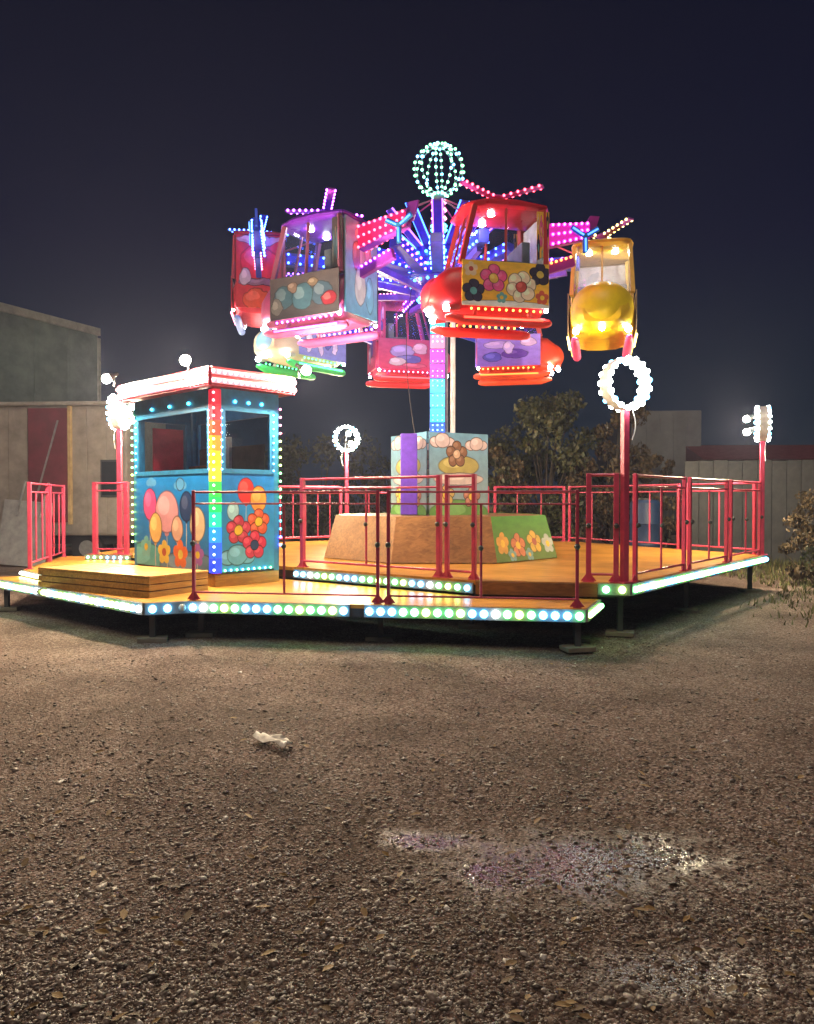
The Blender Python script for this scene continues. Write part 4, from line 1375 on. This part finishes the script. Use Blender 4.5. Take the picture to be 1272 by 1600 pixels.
helicopter("mauve helicopter gondola with dusky blue sides and purple lights, front left", -133, 2.6, Z_H + 0.02, dict(n="mauve", hull=(0.34, 0.05, 0.17), nose=(0.30, 0.04, 0.17), trim=(0.34, 0.10, 0.18), roof=(0.16, 0.02, 0.50), skid=(0.42, 0.045, 0.19), tail=(0.35, 0.05, 0.55), print=P_grey, rear=P_blue, tube=tube_m("violet", (0.75, 0.15, 0.75), 1.2), led="p", rotor="p", tail_led="r"), rot0=0.2, heading=150)
helicopter("red helicopter gondola with blue lit tail at the far left", 189, 3.02, Z_H + 0.50, dict(n="scarlet", hull=(0.60, 0.03, 0.05), nose=(0.6, 0.03, 0.05), trim=(0.55, 0.10, 0.14), roof=(0.5, 0.04, 0.08), skid=(0.15, 0.25, 0.60), tail=(0.03, 0.08, 0.65), print=P_redface, tube=tube_m("ice", (0.15, 0.3, 0.9), 0.8), led="k", rotor="b", tail_led="b"), rot0=1.2, heading=98, scale=0.86)
helicopter("pale helicopter gondola with green skids and white headlamps, low at left", 155, 2.75, Z_H, dict(n="pale", hull=(0.45, 0.40, 0.30), nose=(0.12, 0.30, 0.50), trim=(0.40, 0.45, 0.40), roof=(0.2, 0.3, 0.45), skid=(0.03, 0.50, 0.12), tail=(0.10, 0.3, 0.5), print=P_bluepale, tube=tube_m("green", (0.06, 1.0, 0.30)), led="g", rotor="p", tail_led="p"), rot0=0.9, heading=-128)
helicopter("crimson helicopter gondola with pink lights behind the mast at left", 104, 2.6, Z_H, dict(n="crimson", hull=(0.55, 0.03, 0.12), nose=(0.5, 0.03, 0.1), trim=(0.60, 0.06, 0.22), roof=(0.55, 0.04, 0.25), skid=(0.65, 0.03, 0.05), tail=(0.05, 0.08, 0.6), print=P_pinkblue, tube=tube_m("crim", (1.0, 0.05, 0.06)), led="k", rotor="k", tail_led="b"), rot0=0.1)
helicopter("orange red helicopter gondola with violet printed side behind the mast at right", 54, 2.6, Z_H, dict(n="vermilion", hull=(0.70, 0.06, 0.02), nose=(0.75, 0.07, 0.02), trim=(0.6, 0.1, 0.05), roof=(0.6, 0.04, 0.05), skid=(0.75, 0.08, 0.02), tail=(0.04, 0.08, 0.6), print=P_violet, tube=tube_m("verm", (1.0, 0.14, 0.02)), led="o", rotor="b", tail_led="b"), rot0=1.4, heading=-12)

# arms from the hub to each gondola
arm_m = paint("arm_blue", (0.05, 0.07, 0.62), 0.3)
for (x, y, z, ang, rad) in HELI_POS:
    a = R(ang)
    c, s = math.cos(a), math.sin(a)
    r1 = rad - 0.36
    z1 = z + 1.62 - Z_MAIN
    if z > Z_H + 0.3:
        z1 = z + 1.30 - Z_MAIN
    p0, p1 = Vector((0.55 * c, 0.55 * s, HUBZ + 0.02)), Vector((r1 * c, r1 * s, z1))
    ar = MB().bar(p0, p1, 0.16, 0.20).build("arm", arm_m, tower, bevel=0.01)
    side = Vector((-s, c, 0)) * 0.088
    mb = MB()
    for sg in (-1, 1):
        for dz in (-0.07, 0.07):
            for q in lin(p0 + side * sg + Vector((0, 0, dz)) + (p1 - p0) * 0.08, p1 + side * sg + Vector((0, 0, dz)), 10):
                mb.ball(q, 0.020, 7, 5)
    for sg in (-1, 1):
        o_ = Vector((-s, c, 0)) * (0.087 * sg)
        MB().bar(p0 + o_ + (p1 - p0) * 0.05, p1 + o_ - (p1 - p0) * 0.03, 0.012, 0.10).build("light_panel", panel_glow["b" if (int(ang) % 2) else "p"], ar)
    mb.build("light_string", L["b" if (int(ang) % 2) else "p"], ar, smooth=True)["kind"] = "stuff"
    # tie rod from the top column and lower brace
    MB().tube((0.09 * c, 0.09 * s, HUBZ + 1.30), (r1 * c, r1 * s, z1 + 0.12), 0.014, 8).build("tie_rod", M["rail"], tower, smooth=True)
    MB().bar((0.42 * c, 0.42 * s, HUBZ - 0.32), ((r1 - 0.2) * c, (r1 - 0.2) * s, z1 - 0.12), 0.08, 0.10).build("arm_brace", hub_m2, tower)

# raised fins with light tubes standing round the hub
fin_m = paint("fin_violet", (0.16, 0.06, 0.62), 0.3)
fin_tube = {0: glow("fin_tube_violet", (0.40, 0.12, 1.0), 5.0), 1: glow("fin_tube_blue", (0.06, 0.22, 1.0), 6.0)}
for k in range(14):
    a = 2 * math.pi * (k + 0.35) / 14
    c, s = math.cos(a), math.sin(a)
    p0, p1 = Vector((0.34 * c, 0.34 * s, HUBZ + 0.36)), Vector((1.02 * c, 1.02 * s, HUBZ + 0.92))
    fo = MB().bar(p0, p1, 0.14, 0.05).build("hub_fin", fin_m, tower, bevel=0.008)
    for sg in (-1, 1):
        o_ = Vector((-s, c, 0)) * (0.078 * sg)
        MB().tube(p0 + o_, p1 + o_, 0.014, 6).build("light_tube", fin_tube[k % 2], fo)
    p0, p1 = Vector((0.62 * c, 0.62 * s, HUBZ - 0.04)), Vector((1.50 * c, 1.50 * s, HUBZ + 0.16))
    fo = MB().bar(p0, p1, 0.20, 0.16).build("hub_fin", hub_m, tower, bevel=0.008)
    mb = MB()
    for sg in (-1, 1):
        o_ = Vector((-s, c, 0)) * (0.106 * sg)
        for dz in (-0.05, 0.05):
            for q in lin(p0 + o_ + Vector((0, 0, dz)), p1 + o_ + Vector((0, 0, dz)), 6):
                mb.ball(q, 0.019, 7, 5)
    mb.build("light_string", L["bpbr"[k % 4]], fo, smooth=True)["kind"] = "stuff"

# ------------------------------------------------------------------ background: wagons, shed, fence, trees
cream = paint("cream_wagon_paint", (0.3162, 0.2860, 0.2576), 0.5, 0.2, 2.0, dirt=0.35)
wg = thing("living_wagon", "cream showman's wagon with a maroon door, parked behind the left railing", "wagon", (-6.57, 21.0, 0), R(176))
# local x runs from the right end towards the left; local -y is the far side
WL, WH0, WH1 = 6.4, 0.72, 3.86
MB().box((WL / 2, 1.25, (WH0 + WH1) / 2), (WL, 2.5, WH1 - WH0)).build("body", cream, wg, bevel=0.04)
for k in range(13):
    MB().box((0.25 + k * 0.49, 2.508, (WH0 + WH1) / 2), (0.47, 0.016, WH1 - WH0 - 0.12)).build("side_sheet", cream, wg, bevel=0.006)
MB().box((WL / 2, 1.25, WH1 + 0.05), (WL + 0.16, 2.72, 0.10)).build("roof", paint("wagon_roof", (0.30, 0.29, 0.27), 0.6), wg, bevel=0.03)
MB().box((WL / 2, 1.25, WH0 - 0.12), (WL - 0.4, 1.9, 0.2)).build("chassis", M["black"], wg)
dr = MB().box((1.92, 2.56, 2.42), (0.98, 0.09, 2.75)).build("door", paint("maroon_panel", (0.16, 0.03, 0.045), 0.5, 0.25, 3.0), wg, bevel=0.012)
MB().box((1.38, 2.56, 2.42), (0.07, 0.11, 2.85)).build("door_frame", paint("ochre_frame", (0.5, 0.36, 0.18), 0.5), wg)
MB().bar((2.3, 2.62, 1.3), (1.65, 2.62, 3.5), 0.02, 0.04).build("brace", M["steel"], dr)
wn = MB().box((0.42, 2.53, 2.1), (0.42, 0.05, 0.9)).build("window", M["dark_steel"], wg)
MB().box((0.42, 2.56, 2.1), (0.34, 0.01, 0.8)).build("pane", paint("dark_pane", (0.02, 0.025, 0.03), 0.1), wn)
wn = MB().box((3.75, 2.53, 1.9), (0.5, 0.05, 0.8)).build("window", M["dark_steel"], wg)
MB().box((3.75, 2.56, 1.9), (0.42, 0.01, 0.7)).build("pane", bpy.data.materials["dark_pane"], wn)
for px in (1.1, 4.6):
    for py in (0.35, 2.2):
        w_ = MB().tube((px, py - 0.12, 0.4), (px, py + 0.12, 0.4), 0.4, 20).build("wheel", M["black"], wg, smooth=True)
        MB().tube((px, py + 0.10, 0.4), (px, py + 0.13, 0.4), 0.2, 14).build("rim", M["steel"], w_, smooth=True)

grn = paint("grey_green_sheet", (0.2363, 0.3150, 0.2948), 0.45, 0.2, 1.5, dirt=0.3)
sh = thing("tall_shed", "tall grey green sheet metal box rising behind the cream wagon", "shed", (-14.46, 28.63, 0), R(246))
SL, SHH = 5.4, 7.55
MB().box((SL / 2, 2.0, SHH / 2), (SL, 4.0, SHH)).build("body", grn, sh, bevel=0.05)
for k in range(4):
    for (za, zb) in ((0.2, 3.9), (4.0, 7.3)):
        MB().box((0.72 + k * 1.32, 4.012, (za + zb) / 2), (1.26, 0.024, zb - za)).build("side_sheet", grn, sh, bevel=0.01)
MB().box((SL / 2, 4.03, SHH - 0.1), (SL + 0.06, 0.10, 0.26)).build("cornice", paint("pale_trim", (0.42, 0.44, 0.40), 0.5), sh, bevel=0.02)
MB().box((0.03, 4.03, SHH / 2 - 0.15), (0.12, 0.10, SHH - 0.34)).build("corner_trim", bpy.data.materials["pale_trim"], sh, bevel=0.02)

sl = thing("leaning_board", "pale grey board leaning at the far left edge before the wagon", "board", (-9.15, 18.1, 0), R(-8))
sl.rotation_euler = (R(-9), R(4), R(-8))
MB().box((0, 0, 0.80), (1.25, 0.06, 1.55)).build("sheet", paint("weathered_sheet", (0.34, 0.35, 0.36), 0.6, 0.25, 4, bump=0.3), sl, bevel=0.01)
for px in (-0.25, 0.35):
    MB().tube((px, -0.05, 1.2), (px + 0.1, -0.05, 2.05), 0.025, 8).build("handle", M["steel"], sl, smooth=True)
for i, (xa, xb) in enumerate(((-8.05, -7.62), (-7.9, -7.5))):
    p = MB().tube((0, 0, 0), (xa - xb, 0.35, 3.1), 0.035, 10).build("steel_pole", M["steel"], None, smooth=True)
    p.location = (xb, 18.75 - 0.05 * i, 0.0)
    tag(p, ["longer grey pole leaning on the wagon beside its maroon door", "right grey pole of the pair leaning against the cream wagon"][i], "pole", "poles leaning on the wagon")

# sheet fence at right
fence_m = paint("grey_fence_sheet", (0.0864, 0.0918, 0.0952), 0.55, 0.3, 2.5, dirt=0.4)
fn = thing("sheet_fence", "grey upright sheet fence running behind the right end of the deck", "fence", (7.0, 19.4, 0), R(-6))
fme = []
for k in range(3):
    mb = MB().box((0, 0, 1.28), (0.335, 0.025, 2.56 - 0.02 * k))
    fme.append(mb.mesh("fence_sheet"))
    fme[-1].materials.append(fence_m)
for k in range(22):
    copy_obj(fme[k % 3], "fence_sheet", fn, (0.18 + 0.352 * k, 0.02 * (k % 2), 0.02 * ((k * 7) % 3)))
MB().box((3.9, 0.06, 2.2), (7.8, 0.05, 0.08)).box((3.9, 0.06, 0.6), (7.8, 0.05, 0.08)).build("cross_rail", M["dark_steel"], fn)
rd = thing("red_roof_shed", "low shed with dark red roof just showing above the right fence", "shed", (8.6, 22.0, 0), R(-3))
MB().box((3.0, 1.5, 1.35), (6.0, 3.0, 2.7)).build("wall", fence_m, rd)
MB().add([(-0.2, -0.3, 2.72), (6.2, -0.3, 2.72), (6.2, 3.2, 2.72), (-0.2, 3.2, 2.72), (-0.2, 1.5, 3.25), (6.2, 1.5, 3.25)], [(0, 1, 5, 4), (2, 3, 4, 5), (0, 4, 3), (1, 2, 5), (3, 2, 1, 0)]).build("roof", paint("red_roof_sheet", (0.09, 0.015, 0.02), 0.5), rd)
tb_ = thing("box_trailer", "grey box trailer parked behind the bushes right of the ring lamp", "trailer", (6.9, 23.5, 0), R(-4))
MB().box((1.0, 3.0, 2.5), (2.1, 6.0, 3.6)).build("body", paint("trailer_grey", (0.11, 0.12, 0.14), 0.5, 0.2, 1.2, dirt=0.3), tb_, bevel=0.03)
for k in range(5):
    MB().box((0.2 + 0.4 * k, -0.012, 2.5), (0.37, 0.024, 3.4)).build("end_sheet", bpy.data.materials["trailer_grey"], tb_, bevel=0.006)
MB().box((1.0, 3.0, 0.6), (1.9, 5.6, 0.2)).build("chassis", M["black"], tb_)
for px in (0.2, 1.8):
    MB().tube((px - 0.12, 4.4, 0.45), (px + 0.12, 4.4, 0.45), 0.45, 18).build("wheel", M["black"], tb_, smooth=True)
brl = thing("plastic_barrel", "small blue plastic barrel standing behind the right railing", "barrel", (5.55, 17.9, 0))
MB().loft([[(r * math.cos(2 * math.pi * k / 18), r * math.sin(2 * math.pi * k / 18), z) for k in range(18)] for r, z in ((0.26, 0.0), (0.29, 0.05), (0.29, 0.3), (0.305, 0.33), (0.29, 0.36), (0.29, 0.6), (0.305, 0.63), (0.29, 0.66), (0.28, 0.92), (0.24, 0.96))]).build("drum", paint("blue_barrel", (0.012, 0.035, 0.10), 0.5), brl, smooth=True)
MB().tube((0, 0, 0.955), (0, 0, 0.985), 0.2, 16).build("lid", M["black"], brl)
brl.scale = (1.2, 1.2, 1.65)

leaf_a = island_mat("leaves_olive", [(0, (0.0193, 0.0237, 0.0075)), (0.5, (0.0404, 0.0448, 0.0129)), (0.85, (0.0616, 0.0615, 0.0183)), (1, (0.0847, 0.0708, 0.0243))], 0.55)
leaf_b = island_mat("leaves_brown", [(0, (0.0262, 0.0197, 0.0090)), (0.5, (0.0569, 0.0394, 0.0158)), (0.85, (0.0831, 0.0547, 0.0225)), (1, (0.1138, 0.0700, 0.0292))], 0.6)
bark = paint("bark", (0.07, 0.055, 0.04), 0.85, 0.3, 8, bump=0.5)
LEAF_V = [(0, -0.5, 0), (0.28, 0, 0.05), (0, 0.5, 0), (-0.28, 0, 0.05)]
LEAF_F = [(0, 1, 2, 3)]


def tree(label, loc, h, rad, n_leaf, leaf, mat, name="tree", trunk_h=0.35, clumps=26, cat="tree", group=None, stems=4):
    t = thing(name, label, cat, (loc[0], loc[1], 0), random.uniform(0, 6), group)
    rnd = np.random.default_rng(int(abs(loc[0] * 97 + loc[1] * 31)))
    tr_ = MB()
    cl = []
    for k in range(clumps):
        a = rnd.uniform(0, 2 * math.pi)
        zz = rnd.uniform(0.12 if trunk_h < 0.2 else trunk_h, 1.0)
        prof = math.sin(math.pi * min(1, max(0.02, (zz - trunk_h * 0.5) / (1.12 - trunk_h * 0.5)))) ** 0.6
        rr = rad * prof * math.sqrt(rnd.uniform(0.1, 1))
        cl.append((rr * math.cos(a), rr * math.sin(a), zz * h * 0.93, rad * rnd.uniform(0.16, 0.34)))
    for k in range(stems):
        a = 2 * math.pi * k / stems + rnd.uniform(-0.4, 0.4)
        p = Vector((0.05 * math.cos(a), 0.05 * math.sin(a), -0.05))
        r0 = 0.035 * h * 0.5
        tgt = cl[k % len(cl)]
        for j in range(4):
            q = p.lerp(Vector(tgt[:3]), (j + 1) / 4) + Vector((rnd.uniform(-0.08, 0.08), rnd.uniform(-0.08, 0.08), 0))
            tr_.tube(p, q, r0 * (1 - j * 0.22), 7, r0 * (1 - (j + 1) * 0.22))
            p = q
    for c in cl[stems:]:
        b0 = Vector((c[0] * 0.35, c[1] * 0.35, c[2] * 0.55))
        tr_.tube(b0, c[:3], 0.010 * h * 0.5, 5, 0.004)
        tr_.tube((0, 0, c[2] * 0.3), b0, 0.014 * h * 0.5, 5, 0.010 * h * 0.5)
    tr_.build("trunk", bark, t, smooth=True)
    cl = np.array(cl)
    pick = rnd.integers(0, len(cl), n_leaf)
    dirs = rnd.normal(size=(n_leaf, 3))
    dirs /= np.linalg.norm(dirs, axis=1)[:, None]
    rr = cl[pick, 3] * rnd.uniform(0.25, 1.15, n_leaf) ** 0.6
    pos = cl[pick, :3] + dirs * rr[:, None] * np.array([1, 1, 0.8])
    pos[:, 2] = np.maximum(pos[:, 2], 0.03)
    s = leaf * rnd.uniform(0.6, 1.4, n_leaf)
    cr = scatter_mesh("crown", mat, LEAF_V, LEAF_F, pos, np.stack([s, s, s], -1), rand_rot(n_leaf))
    cr.parent = t
    return t


tree("broad dull green tree behind the deck right of the mast", (4.0, 22.2), 4.75, 1.75, 10000, 0.14, leaf_a, trunk_h=0.12, clumps=44)
tree("smaller brownish bush tree just left of the near ring lamp post", (5.7, 21.2), 4.3, 1.15, 6500, 0.13, leaf_b, trunk_h=0.1, clumps=30)
tree("thin dark bush behind the pedestal boards", (2.4, 21.8), 3.6, 1.0, 2600, 0.12, leaf_b, trunk_h=0.1, clumps=22)
tree("russet bush below the grey box trailer", (6.75, 20.6), 3.1, 0.8, 2400, 0.11, leaf_b, trunk_h=0.1, clumps=22)
tree("dark distant tree left of the mast beyond the deck", (-3.4, 30.0), 4.2, 2.4, 4500, 0.18, leaf_a, trunk_h=0.1, clumps=30)
tree("dark distant tree beyond the back ring lamp", (0.2, 31.0), 3.6, 2.2, 4200, 0.18, leaf_a, trunk_h=0.1, clumps=30)
tree("scrubby bush at the right edge beside the deck corner", (7.55, 14.0), 1.55, 0.72, 2600, 0.075, leaf_b, "bush", 0.05, 26, "bush", "weedy bushes at the right edge")
tree("low weedy bush at the right edge, nearest the camera", (7.2, 12.6), 0.95, 0.6, 1900, 0.065, leaf_a, "bush", 0.05, 20, "bush", "weedy bushes at the right edge")
tree("taller bush at the right edge against the sheet fence", (8.7, 15.6), 1.9, 0.9, 2800, 0.08, leaf_b, "bush", 0.05, 26, "bush", "weedy bushes at the right edge")

# crumpled paper on the gravel
pv, pf = [], []
NX, NY = 9, 6
for j in range(NY):
    for i in range(NX):
        u, v = i / (NX - 1) - 0.5, j / (NY - 1) - 0.5
        wv = 0.5 + 0.5 * math.cos(u * 3.0)
        pv.append((u * 0.36 + 0.01 * random.uniform(-1, 1), v * 0.12 * wv + 0.04 * math.sin(u * 5) + 0.006 * random.uniform(-1, 1), 0.045 + 0.022 * math.sin(9 * u + 4 * v) * math.cos(7 * v + 2) + random.uniform(0, 0.012)))
for j in range(NY - 1):
    for i in range(NX - 1):
        a = j * NX + i
        pf.append((a, a + 1, a + NX + 1, a + NX))
pp_ = MB().add(pv, pf).build("paper_scrap", paint("paper", (0.80, 0.77, 0.70), 0.7, 0.05, dirt=0.05), None, smooth=True)
sm = pp_.modifiers.new("thick", 'SOLIDIFY')
sm.thickness = 0.003
pp_.location = (-0.87, 4.95, 0.0)
pp_.rotation_euler = (R(6), 0, R(-60))
tag(pp_, "crumpled white paper scrap lying on the gravel", "litter")

# ------------------------------------------------------------------ night haze
hz = MB().box((0, 70, 4.2), (320, 250, 10.6)).build("haze", None, None)
hm = bpy.data.materials.new("night_haze")
hm.use_nodes = True
t = hm.node_tree
t.nodes.clear()
ho = t.nodes.new("ShaderNodeOutputMaterial")
pvn = t.nodes.new("ShaderNodeVolumePrincipled")
pvn.inputs["Color"].default_value = (0.58, 0.64, 1.0, 1)
pvn.inputs["Density"].default_value = 0.0016
pvn.inputs["Anisotropy"].default_value = 0.25
t.links.new(pvn.outputs[0], ho.inputs["Volume"])
hz.data.materials.append(hm)
tag(hz, "thin misty night air hanging around the lit ride", "haze", kind="stuff")
